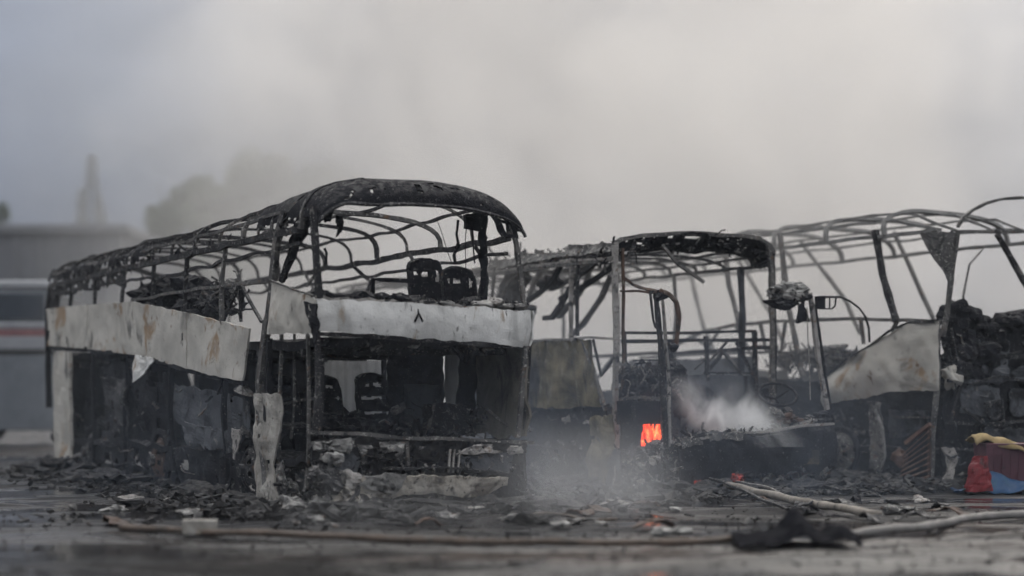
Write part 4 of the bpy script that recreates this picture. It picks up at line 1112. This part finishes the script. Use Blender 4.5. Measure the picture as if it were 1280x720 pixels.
    for m_, n_, sd in (('char', 160, 201), ('steel', 60, 202), ('blue_grey', 70, 203), ('black', 200, 204)):
        clutter(root, lambda r: f(U(r, 1180, 1385), U(r, 415, 612), U(r, -.1, .2)), n_ // 4, .26, m_, sd, .75)
        clutter(root, lambda r: sp(U(r, 1035, 1118), U(r, 585, 618), U(r, -.05, .5)), n_ // 4, .22, m_, sd + 10)
        clutter(root, lambda r: sp(U(r, 940, 1080), U(r, 510, 575), U(r, .2, .6)), n_ // 4, .22, m_, sd + 20)
        clutter(root, lambda r: sp(U(r, 960, 1075), U(r, 438, 460), U(r, .5, 1.2)), n_ // 4, .25, m_, sd + 30)
    return F, root

FC, coachC = coach_lean()

# ------------------------------------------------------------------ flames and embers
def flames():
    mb = MB()
    rnd = random.Random(3)
    c0 = FB.world(FB.fp(814, 558, 1.05))
    for k in range(14):
        x = -.15 + .30 * k / 13 + rnd.uniform(-.01, .01)
        hgt = rnd.uniform(.14, .36)
        bx = c0 + FB.U * x + FB.V * rnd.uniform(-.05, .08)
        pts = []
        for j in range(15):
            t = j / 14
            pts.append(bx + FB.U * (.025 * math.sin(5 * t + k)) + FB.V * (.02 * math.cos(4 * t + k)) + Vector((0, 0, hgt * t)))
        mb.tube(pts, .050, 10, .01, k, rfun=lambda t: (.7 + .5 * math.sin(math.pi * min(1, t * 1.4))) * (1 - t) ** .55 + .02)
    o = mb.build('flame', M['flame'], smooth=True)
    tag(o, 'orange-red flames burning inside the coach doorway recess', 'fire')
    ld = bpy.data.lights.new('flame_glow', 'POINT')
    ld.energy = 2.5
    ld.color = (1.0, .25, .08)
    ld.shadow_soft_size = .12
    lo_ = bpy.data.objects.new('flame_glow', ld)
    C.objects.link(lo_)
    lo_.parent = o
    lo_.location = c0 + Vector((0, 0, .22)) - FB.V * .14
flames()
for k, (x, y, s_) in enumerate(((872, 603, .07), (921, 597, .09), (886, 609, .05), (1048, 606, .05))):
    p = FB.world(FB.fp(x, y, -.06))
    o = MB().lump((0, 0, 0), (s_, s_, s_ * .6), 14, 9, .6, 14, k).build('ember', M['ember'])
    o.location = p
    tag(o, 'faintly glowing red ember under the burnt coach nose', 'ember', 'glowing embers under the coach nose')

# ------------------------------------------------------------------ things on the ground
def ground_path(pts, z=.03):
    return [gp(x, y) + Vector((0, 0, z)) for x, y in pts]

def smooth_path(P, n=8):
    out = []
    for i in range(len(P) - 1):
        p0, p1, p2, p3 = P[max(0, i - 1)], P[i], P[i + 1], P[min(len(P) - 1, i + 2)]
        for k in range(n):
            t = k / n
            out.append(.5 * ((2 * p1) + (p2 - p0) * t + (2 * p0 - 5 * p1 + 4 * p2 - p3) * t * t + (3 * p1 - p0 - 3 * p2 + p3) * t ** 3))
    out.append(P[-1])
    return out

def hose(pts, r, mat, label, z):
    o = MB().tube(smooth_path(ground_path(pts, z)), r, 8, .012, 3, fine=.08).build('fire_hose', M[mat], smooth=True)
    tag(o, label, 'hose')
hose([(150, 663), (262, 669), (350, 671), (450, 676), (560, 681), (660, 682), (760, 683), (850, 682), (935, 677)], .032, 'hose', 'brown fire hose lying across the wet ground in front of the coaches', .03)
hose([(1060, 674), (1110, 668), (1160, 664), (1200, 655), (1240, 650), (1300, 647)], .042, 'grey_hose', 'thick grey canvas hose curving past the crumpled black sheet', .04)
hose([(646, 652), (676, 643), (700, 645), (735, 652), (770, 652)], .014, 'hose', 'thin dark cable looping over ash between the two front coaches', .02)

# fallen pole and smaller bar
p0, p1 = gp(925, 640) + Vector((0, 0, .0)), gp(1098, 649) + Vector((0, 0, .045))
pole_start = FB.world(FB.fp(908, 606, -.45))
o = MB().tube([pole_start, pole_start.lerp(p1, .5) + Vector((0, 0, -.02)), p1], .045, 8, .02, 4, fine=.12).build('fallen_pole', M['timber'], smooth=True)
tag(o, 'long pale pole leaning from under the coach nose down to the ground', 'pole')
ps = FB.world(FB.fp(888, 597, -.3))
pe = gp(985, 640) + Vector((0, 0, .03))
o = MB().tube([ps, ps.lerp(pe, .4), pe], .022, 6, .02, 7, fine=.1).build('bent_bar', M['char'])
tag(o, 'thin charred bar lying just behind the long pale pole', 'bar')
ps = FB.world(FB.fp(918, 602, -.35))
pe = gp(1010, 630) + Vector((0, 0, .02))
o = MB().tube([ps, ps.lerp(pe, .3) + Vector((0, 0, .04)), pe], .016, 6, .03, 9, fine=.1).build('bent_bar', M['steel'])
tag(o, 'thin bent steel bar with raised end under the coach nose', 'bar')

# crumpled black sheet in the foreground
c = gp(1000, 684)
def crum(s, t):
    x = -.5 + 1.0 * s
    prof = .05 + .22 * math.exp(-((s - .52) / .10) ** 2) + .10 * math.exp(-((s - .86) / .12) ** 2) + .06 * math.exp(-((s - .3) / .2) ** 2)
    return Vector((c.x + x * .98, c.y - .12 + .75 * t + .1 * math.sin(3 * s), .012 + prof * math.sin(math.pi * (.12 + .76 * t)) ** 1.4))
o = MB().sheet(crum, 40, 20, .05, 5, .07, 3).build('charred_sheet', M['soot_sheet'], solid=.012)
tag(o, 'crumpled black charred sheet with a pointed fold on the wet ground', 'sheet')

# white block on the left and other single pieces
def rubble_thing(name, px, py, rad, mat, label, cat, group=None, seed=0, amp=.5, freq=8):
    p = gp(px, py)
    o = MB().lump((0, 0, rad[2] * .8), rad, 18, 12, amp, freq, seed).build(name, M[mat])
    o.location = p
    tag(o, label, cat, group)
    return o
p = gp(250, 668)
mb = MB()
mb.box((0, 0, .065), (.30, .16, .125), None, .012)
o = mb.build('concrete_block', M['pale_skin'], bevel=.012)
o.location = p
o.rotation_euler = (0, 0, .15)
tag(o, 'small white block on the wet ground beside the brown hose', 'block')

zone = lambda x: 'along the side of the two-deck coach' if x < 200 else 'before the front of the two-deck coach' if x < 640 else 'before the burning coach' if x < 1045 else 'beside the leaning coach'
rnd = random.Random(11)
for k, (x, y, s_) in enumerate(((152, 612, .10), (160, 628, .13), (148, 640, .10), (395, 655, .13), (376, 652, .10), (588, 640, .12), (612, 638, .10), (648, 650, .13), (668, 655, .12), (772, 634, .12), (842, 638, .10), (1040, 628, .10), (1090, 622, .12), (1150, 628, .12), (700, 660, .08), (560, 648, .09), (500, 652, .10), (960, 632, .08), (840, 668, .09), (1130, 640, .10))):
    rubble_thing('ash_lump', x, y, (s_ * rnd.uniform(.8, 1.5), s_ * .8, s_ * rnd.uniform(.22, .4)), ('rubble', 'pale_steel', 'ash', 'steel')[k % 4], f'pale lump of ash-covered debris on the ground {zone(x)}', 'debris', f'pale debris lumps {zone(x)}', k * 2.3, 1.1, 11)
for k in range(34):
    x, y = rnd.uniform(60, 1200), rnd.uniform(628, 668)
    if y > 650 and 230 < x < 275: continue
    p = gp(x, y)
    ln = rnd.uniform(.15, .5)
    mb = MB()
    mb.sheet(lambda s, t: Vector(((s - .5) * ln, (t - .5) * ln * .45, .02 + .05 * math.sin(3 * s) * rnd.uniform(.9, 1))), 8, 4, .04, 7, .05, k)
    o = mb.build('scrap_metal', M[('char', 'steel', 'black', 'brown_rust')[k % 4]], solid=.012)
    o.location = p
    o.rotation_euler = (rnd.uniform(-.15, .15), rnd.uniform(-.15, .15), rnd.uniform(0, 6.28))
    near = min(((FA, 'the two-deck coach'), (FB, 'the burning coach'), (FC, 'the leaning coach')), key=lambda q: (q[0].world((1.2, 0, 0)) - p).length)[1]
    kind_ = ('charred', 'grey steel', 'soot-black', 'rust-brown')[k % 4]
    tag(o, f'twisted {kind_} scrap of sheet metal on the ground before {near}', 'scrap metal', f'{kind_} scraps before {near}')

# coloured goods at the right: crate, cloth, jerrycan, tarpaulin
def goods():
    cz = at(1255, 600, 22.0)
    base = Vector((cz.x, 22.0, 0))
    e = empty('crate', base, .1)
    tag(e, 'maroon plastic crate standing on blue tarpaulin beside the leaning coach', 'crate')
    # slightly tapered box with rim and ribs
    def wallp(s, t):
        ph = s * 4
        k = int(ph) % 4
        fr = ph - int(ph)
        cs = [(-.28, -.2), (.28, -.2), (.28, .2), (-.28, .2)]
        a, b = Vector((*cs[k], 0)), Vector((*cs[(k + 1) % 4], 0))
        q = a.lerp(b, fr) * (1 + .10 * t)
        return Vector((q.x, q.y, .12 + .48 * t))
    MB().sheet(wallp, 40, 8, .008, 5).build('crate_wall', M['maroon_plastic'], e, solid=.012)
    MB().tube([wallp(s / 40, 1) for s in range(41)], .018, 5).build('crate_rim', M['maroon_plastic'], e)
    for k in range(5):
        x = -.2 + .1 * k
        MB().tube([(x, -.21, .14), (x * 1.08, -.228, .58)], .010, 4).build('crate_rib', M['maroon_plastic'], e)
    MB().box((0, 0, .13), (.54, .38, .02)).build('crate_base', M['maroon_plastic'], e)
    e2 = e.copy()
    C.objects.link(e2)
    e2.location = base + Vector((.66, .1, 0))
    e2['label'] = 'second maroon plastic crate farther from the red sack, on blue tarpaulin'
    for ch in list(e.children):
        c2 = ch.copy()
        C.objects.link(c2)
        c2.parent = e2
    def cloth(s, t):
        x, y = -.42 + .62 * s, -.26 + .5 * t
        return base + Vector((x, y, .62 + .09 * math.sin(3.2 * s + .6) * (1 - .5 * t) + .03 * math.sin(9 * s + 4 * t) - .12 * max(0, .12 - t) * 6))
    o = MB().sheet(cloth, 26, 16, .04, 5, .03, 4).build('cloth', M['yellow_cloth'], solid=.012, smooth=True)
    tag(o, 'crumpled yellow cloth draped over the maroon crate', 'cloth')
    def tarp(s, t):
        x, y = -.58 + 1.9 * s, -.42 + .95 * t
        return base + Vector((x, y, max(.012, .03 + (.24 * math.exp(-((t - .2) / .14) ** 2) * (.6 + .4 * math.sin(6 * s + 1)) + .06 * nz((x, y, 0), 4)) * min(1, 6 * s) * min(1, 8 * t))))
    o = MB().sheet(tarp, 40, 20, .05, 4, .06, 9).build('tarpaulin', M['blue_tarp'], solid=.01, smooth=True)
    tag(o, 'rumpled blue and teal tarpaulin spread under the crates', 'tarpaulin')
    jb = base + Vector((-.42, -.36, 0))
    def sack(s, t):
        ph = 2 * math.pi * s
        r_ = (.15 - .085 * t ** 1.5) * (1 + .16 * nz((math.cos(ph) * 2, math.sin(ph) * 2, t * 3), 1.3, 2))
        return jb + Vector((math.cos(ph) * r_ * 1.05 + .03 * t, math.sin(ph) * r_ * .8, .03 + .44 * t))
    o = MB().sheet(sack, 30, 16, .035, 7, .02, 6).build('sack', M['red_plastic'], solid=.008)
    tag(o, 'slumped red plastic sack on blue tarpaulin in front of the maroon crate', 'sack')
goods()

# uncountable rubble and ash under and round the coaches
def place_rubble():
    F, (u0, u1), (v0, v1) = random.choice(rub_zones)
    for _ in range(9):
        u, v = random.gauss((u0 + u1) / 2, (u1 - u0) / 2.6), random.uniform(v0, v1)
        w = F.world((u, v, 0))
        return (w.x, w.y, .0 + .05 * random.random() ** 2)
rub_zones = [(FA, (-.6, 3.0), (-1.1, 1.2)), (FA, (-.6, 3.0), (-.7, .8)), (FA, (-.9, .8), (0, 12)), (FA, (-.6, .4), (.5, 8)), (FB, (-.8, 3.2), (-1.4, 1.0)), (FB, (-.6, 3), (-1.0, .8)), (FB, (-.8, .6), (.5, 7)), (FC, (-.8, 2.5), (-.8, 1)), (FC, (-.9, .5), (0, 5))]
o = rubble_mb(13000, place_rubble, .010, .09).build('rubble', M['rubble'])
tag(o, 'charred rubble and ash strewn under and around the burnt coaches', 'rubble', kind='stuff')
def place_grit():
    y = random.uniform(9.5, 19)
    return (random.uniform(-.32, .34) * y, y, random.uniform(-.005, .01))
o = rubble_mb(2600, place_grit, .006, .026).build('grit', M['rubble'])
tag(o, 'small grit and cinders scattered over the wet foreground', 'grit', kind='stuff')
# low heaps of ash and black crust beneath each coach
for k, (F, u, v, a, b, h_, m_) in enumerate(((FA, .6, -.35, .9, .5, .10, 'rubble'), (FA, 1.9, -.3, .9, .45, .12, 'rubble'), (FA, -.25, 2.6, .35, 1.2, .12, 'rubble'), (FA, -.3, 6.5, .4, 1.5, .14, 'black'), (FA, -.2, 10.0, .5, 1.6, .2, 'black'), (FB, .3, -.2, .7, .5, .12, 'rubble'), (FB, 1.7, -.1, .9, .6, .12, 'black'), (FB, -.2, 2.2, .4, 1.0, .10, 'rubble'), (FC, -.2, 1.2, .4, 1.2, .10, 'rubble'), (FC, .9, -.1, .8, .4, .16, 'black'))):
    w = F.world((u, v, 0))
    o = MB().lump((0, 0, 0), (a, b, h_), 40, 18, .9, 3.5, k * 7.7).build('ash_heap', M[m_])
    o.location = w
    o.rotation_euler = (0, 0, F.rz)
    which = 'two-deck coach' if F is FA else 'burning coach' if F is FB else 'leaning coach'
    side = 'front' if v < .5 else 'side'
    tag(o, f'low heap of black cinders and ash at the {side} of the {which}', 'ash heap', f'cinder heaps at the {side} of the {which}')

# corrugated sheet standing between the two front coaches
a0, a1 = at(398, 500, 26.2), at(486, 500, 26.2)
mb = MB()
mb.sheet(lambda s, t: Vector((a0.x + (a1.x - a0.x) * s, 26.2 + .018 * math.sin(s * 2 * math.pi * 9), 1.72 * t)), 108, 6, .006, 3, .01, 4)
o = mb.build('corrugated_sheet', M['dull_sheet'], solid=.006)
tag(o, 'pale corrugated metal sheet standing between the two front coaches', 'metal sheet')

# ------------------------------------------------------------------ background: parked coach, hall, tower, trees
def parked_coach():
    Y = 40.0
    x1 = at(72, 490, Y).x
    e = empty('parked_coach', (x1 - 10.5, Y, 0))
    tag(e, 'intact blue-grey coach with white and red stripes parked behind the wrecks', 'coach')
    Lx, D = 10.5, 2.5
    def slab(name, z0, z1, mat, inset=0.0, x0=0.0, x1_=Lx, par=e, bev=.04):
        return MB().box(((x0 + x1_) / 2, D / 2, (z0 + z1) / 2), (x1_ - x0 - 2 * inset, D - 2 * inset, z1 - z0)).build(name, M[mat], par, bevel=bev)
    slab('lower_body', .38, 2.10, 'coach_blue')
    slab('dark_moulding', 2.10, 2.20, 'tyre', -.012, bev=.01)
    slab('white_body', 2.20, 2.52, 'coach_white')
    slab('red_stripe', 2.52, 2.68, 'coach_red', .002, bev=.004)
    slab('white_body', 2.68, 2.85, 'coach_white')
    slab('window_band', 2.85, 3.55, 'coach_blue', .03)
    for k in range(6):
        x = .25 + k * 1.68
        MB().box((x + .78, .02, 3.2), (1.5, .04, .58)).build('window', M['dark_glass'], e, bevel=.02)
    MB().box((Lx - .015, D / 2, 3.0), (.05, 2.1, .95)).build('windscreen', M['dark_glass'], e, bevel=.02)
    slab('roof', 3.55, 3.80, 'coach_white', .02, bev=.1)
    for x in (1.9, 8.2):
        w_ = MB().ring((x, .12, .48), .36, .12, (0, 1, 0), 24, 8).build('wheel', M['tyre'], e)
        MB().tube([(x, .02, .48), (x, .2, .48)], .27, 16).build('rim', M['coach_white'], w_)
        w2 = MB().ring((x, D - .12, .48), .36, .12, (0, 1, 0), 24, 8).build('wheel', M['tyre'], e)
    return e
parked_coach()

def hall():
    Y = 75.0
    xa, xb = at(-260, 490, Y).x, at(152, 490, Y).x
    top = at(0, 281, Y).z
    e = empty('hall', ((xa + xb) / 2, Y, 0))
    tag(e, 'long grey industrial hall with flat roof edge beyond the parked coach', 'building')
    w, d, h_ = xb - xa, 18.0, top - .35
    MB().box((0, d / 2, h_ / 2), (w, d, h_)).build('wall', M['hall_wall'], e)
    MB().box((0, d / 2, h_ + .18), (w + .6, d + .6, .36)).build('roof', M['hall_roof'], e, bevel=.03)
    for k in range(14):
        x = -w / 2 + w * (k + .5) / 14
        MB().box((x, -.03, h_ / 2 + .3), (.12, .08, h_ - .8)).build('cladding_rib', M['hall_roof'], e)
    for k in range(7):
        x = -w / 2 + w * (k + .5) / 7
        MB().box((x, -.02, h_ * .68), (1.3, .06, .9)).build('window', M['dark_glass'], e)
hall()

def tower():
    Y = 150.0
    b = at(115, 490, Y)
    z = lambda py: at(0, py, Y).z
    e = empty('lattice_mast', (b.x, Y, 0))
    tag(e, 'slender lattice mast on a spreading base rising behind the hall', 'tower')
    zt, zk, zc = z(232), z(285), z(196)
    wid = lambda q: 1.15 if q < zk else (1.15 - .80 * (q - zk) / (zt - zk) if q < zt else .35 - .10 * (q - zt) / (zc - zt))
    lv = [0, 4, 8] + [zk + (zc - zk) * k / 9 for k in range(10)]
    for sx in (-1, 1):
        for sy in (-1, 1):
            MB().tube([(sx * wid(q), sy * wid(q), q) for q in lv], .13, 5).build('mast_leg', M['tower'], e)
    for a, c_ in zip(lv, lv[1:]):
        for sx in (-1, 1):
            MB().tube([(-wid(a) * sx, -wid(a), a), (wid(c_) * sx, -wid(c_), c_)], .08, 4).build('mast_brace', M['tower'], e)
            MB().tube([(sx * wid(a), -wid(a), a), (sx * wid(c_), wid(c_), c_)], .08, 4).build('mast_brace', M['tower'], e)
    for py, w_ in ((230, .55), (198, .42)):
        MB().tube([(0, 0, z(py)), (0, 0, z(py - 3))], w_, 12).build('platform', M['tower'], e)
    MB().tube([(-.5, -1.3, zk - 1.4), (-.5, -1.3, z(240))], .42, 10, .2, 3, fine=.5).build('antenna_cluster', M['tower'], e)
    MB().tube([(.9, -1.3, zk - 1.4), (.9, -1.3, z(250))], .36, 10, .2, 5, fine=.5).build('antenna_cluster', M['tower'], e)
tower()

def tree(px, py_top, Y, wpx, label, seed):
    rnd = random.Random(seed)
    b = at(px, 490, Y)
    top = at(px, py_top, Y).z
    rad = wpx / 2 / FPX * Y
    e = empty('tree', (b.x, Y, 0))
    tag(e, label, 'tree', 'trees behind the smoke')
    tr = MB()
    tr.tube([(0, 0, 0), (.15, 0, top * .35), (-.1, .1, top * .65), (0, 0, top * .92)], .28, 8, .1, seed, rfun=lambda t: 1 - .85 * t, fine=.8)
    for k in range(9):
        z0 = top * rnd.uniform(.35, .75)
        a = rnd.uniform(0, 6.28)
        tr.tube([(0, 0, z0), (math.cos(a) * rad * .5, math.sin(a) * rad * .5, z0 + rad * .35), (math.cos(a) * rad * .85, math.sin(a) * rad * .85, z0 + rad * .8)], .09, 5, .1, k, rfun=lambda t: 1 - .8 * t)
    tr.build('trunk', M['bark'], e)
    cr_ = MB()
    clumps = []
    for k in range(64):
        a, q = rnd.uniform(0, 6.28), rnd.random() ** .5
        zz = rnd.uniform(.28, .98)
        wd = (1 - max(0, (zz - .45) / .58) ** 1.6) ** .6 + .08
        clumps.append((Vector((math.cos(a) * q * rad * wd, math.sin(a) * q * rad * wd, top * zz - rad * .18)), rad * rnd.uniform(.16, .30)))
    for c_, r_ in clumps:
        for j in range(170):
            d = Vector((rnd.gauss(0, 1), rnd.gauss(0, 1), rnd.gauss(0, .8))).normalized() * r_ * rnd.random() ** .4
            p = c_ + d
            s_ = rnd.uniform(.12, .30)
            x = Vector((rnd.gauss(0, 1), rnd.gauss(0, 1), rnd.gauss(0, 1))).normalized()
            y = x.orthogonal().normalized()
            n0 = len(cr_.v)
            cr_.v += [p - x * s_, p + y * s_ * .5, p + x * s_, p - y * s_ * .5]
            cr_.f.append((n0, n0 + 1, n0 + 2, n0 + 3))
    cr_.build('crown', M['leaf'], e)
tree(325, 184, 92, 175, 'tallest broad tree faded by smoke above the two-deck coach roof', 1)
tree(258, 208, 90, 150, 'medium tree faded by smoke, between the tallest and the smallest tree', 2)
tree(205, 243, 88, 66, 'small tree faded by smoke standing beside the medium tree', 3)
tree(405, 192, 90, 170, 'rounded tree farthest into the smoke beyond the tallest tree', 4)
tree(4, 250, 120, 26, 'little tree peeking over the hall roof far from the others', 5)

# ------------------------------------------------------------------ smoke and haze
def box_obj(name, lo, hi, mat):
    lo, hi = Vector(lo), Vector(hi)
    c_ = (lo + hi) / 2
    o = MB().box((0, 0, 0), hi - lo).build(name, mat)
    o.location = c_
    return o

HAZE = True
if HAZE:
    o = box_obj('haze', (-70, -3, -1), (70, 190, 34), volume_mat('haze', (.84, .91, 1.0), lambda n, l: .0007))
    tag(o, 'thin even smoke haze over the whole yard', 'haze', kind='stuff')

def plume_density(n, l):
    tcn = n.new('ShaderNodeTexCoord')
    g = n.new('ShaderNodeNewGeometry')
    sx = n.new('ShaderNodeSeparateXYZ')
    l.new(g.outputs['Position'], sx.inputs[0])
    x, y, z = sx.outputs
    big = noise_node(n, l, .055, 3, g.outputs['Position'], .6, .5)
    med = noise_node(n, l, .20, 3, g.outputs['Position'], .8, .55)
    # the left boundary of the plume leans with height and wavers
    edge = math_node(n, l, 'ADD', x, math_node(n, l, 'MULTIPLY', y, .13))
    edge = math_node(n, l, 'ADD', edge, math_node(n, l, 'MULTIPLY', z, .10))
    edge = math_node(n, l, 'ADD', edge, math_node(n, l, 'MULTIPLY', math_node(n, l, 'SUBTRACT', big.outputs['Fac'], .5), 16))
    m1 = mapr(n, l, edge, -4.8, 4.5, .004, 1)
    redge = math_node(n, l, 'SUBTRACT', x, math_node(n, l, 'MULTIPLY', y, .17))
    redge = math_node(n, l, 'ADD', redge, math_node(n, l, 'MULTIPLY', math_node(n, l, 'SUBTRACT', big.outputs['Fac'], .5), 14))
    m1 = math_node(n, l, 'MULTIPLY', m1, mapr(n, l, redge, 0, 8, 1, .14))
    m2 = mapr(n, l, y, 24.4, 36, .65, 1.05)
    billow = mapr(n, l, med.outputs['Fac'], .36, .64, .12, 2.0)
    d = math_node(n, l, 'MULTIPLY', math_node(n, l, 'MULTIPLY', m1, m2), billow)
    return math_node(n, l, 'MULTIPLY', d, .045)
def plume_color(n, l):
    g = n.new('ShaderNodeNewGeometry')
    t = noise_node(n, l, .10, 4, g.outputs['Position'], 1.4, .55)
    return ramp(n, l, t.outputs['Fac'], [(.39, (.48, .48, .49)), (.48, (.955, .933, .912)), (.54, (1, .977, .946))])
o = box_obj('smoke_plume', (-32, 24.4, -.02), (34, 84, 30), volume_mat('smoke_plume', (.99, .968, .945), plume_density, .4, plume_color))
tag(o, 'large drifting plume of pale smoke behind the burnt coaches', 'smoke', kind='stuff')

def wisp(name, lo, hi, dens, color, label, rise=(0, 0), seed=0.0, scale=2.2, lo_=.38, hi_=.68):
    lo, hi = Vector(lo), Vector(hi)
    sz = hi - lo
    def dn(n, l):
        tcn = n.new('ShaderNodeTexCoord')
        mp_ = n.new('ShaderNodeMapping')
        mp_.inputs['Scale'].default_value = (1 / sz.x * 2, 1 / sz.y * 2, 1 / sz.z)
        mp_.inputs['Location'].default_value = (0, 0, .5)
        l.new(tcn.outputs['Object'], mp_.inputs[0])
        sx = n.new('ShaderNodeSeparateXYZ')
        l.new(mp_.outputs[0], sx.inputs[0])
        x, y, z = sx.outputs                      # x,y in -1..1, z in 0..1
        mp2 = n.new('ShaderNodeMapping')
        mp2.inputs['Location'].default_value = (seed, seed * .3, 0)
        mp2.inputs['Scale'].default_value = (1, 1, .6)
        l.new(tcn.outputs['Object'], mp2.inputs[0])
        nn = noise_node(n, l, scale, 4, mp2.outputs[0], 1.2, .55)
        xs = math_node(n, l, 'SUBTRACT', x, math_node(n, l, 'ADD', math_node(n, l, 'MULTIPLY', z, rise[0]), rise[1]))
        rx = mapr(n, l, math_node(n, l, 'ABSOLUTE', xs), .15, .80, 1, 0)
        ry = mapr(n, l, math_node(n, l, 'ABSOLUTE', y), .3, .95, 1, 0)
        rz = mapr(n, l, z, .15, .98, 1, 0)
        b = mapr(n, l, nn.outputs['Fac'], lo_, hi_, 0, 1)
        d = math_node(n, l, 'MULTIPLY', math_node(n, l, 'MULTIPLY', rx, ry), math_node(n, l, 'MULTIPLY', rz, b))
        return math_node(n, l, 'MULTIPLY', d, dens)
    o = box_obj(name, lo, hi, volume_mat(name, color, dn))
    tag(o, label, 'smoke', kind='stuff')
    return o
wisp('drifting_smoke', (-8.5, 16.2, .0), (8.5, 30.0, 3.0), .044, (.68, .80, 1.0), 'thin bluish smoke drifting through and around the burnt coaches', (0, 0), 4.0, .55, .34, .66)
s = FB.world(FB.fp(905, 540, .4))
wisp('steam', (s.x - .75, s.y - .5, .55), (s.x + 1.0, s.y + .6, 1.55), 7.0, (.97, .97, .97), 'white steam rising from the burnt coach nose', (-1.0, .35), 2.0, 2.6)
s = gp(710, 640)
wisp('ground_smoke', (s.x - 1.15, s.y - 1.8, .0), (s.x + 2.0, s.y + 1.8, 1.15), .34, (.80, .80, .81), 'grey smoke hanging low between the two front coaches', (-.3, 0), 7.0, 1.3, .30, .62)
s = gp(560, 655)
wisp('ground_smoke', (s.x - 2.4, s.y - 1.5, .0), (s.x + 2.2, s.y + 1.0, .7), .11, (.92, .92, .92), 'thin smoke creeping along the ground before the two-deck coach', (0, 0), 12.0, 1.2)
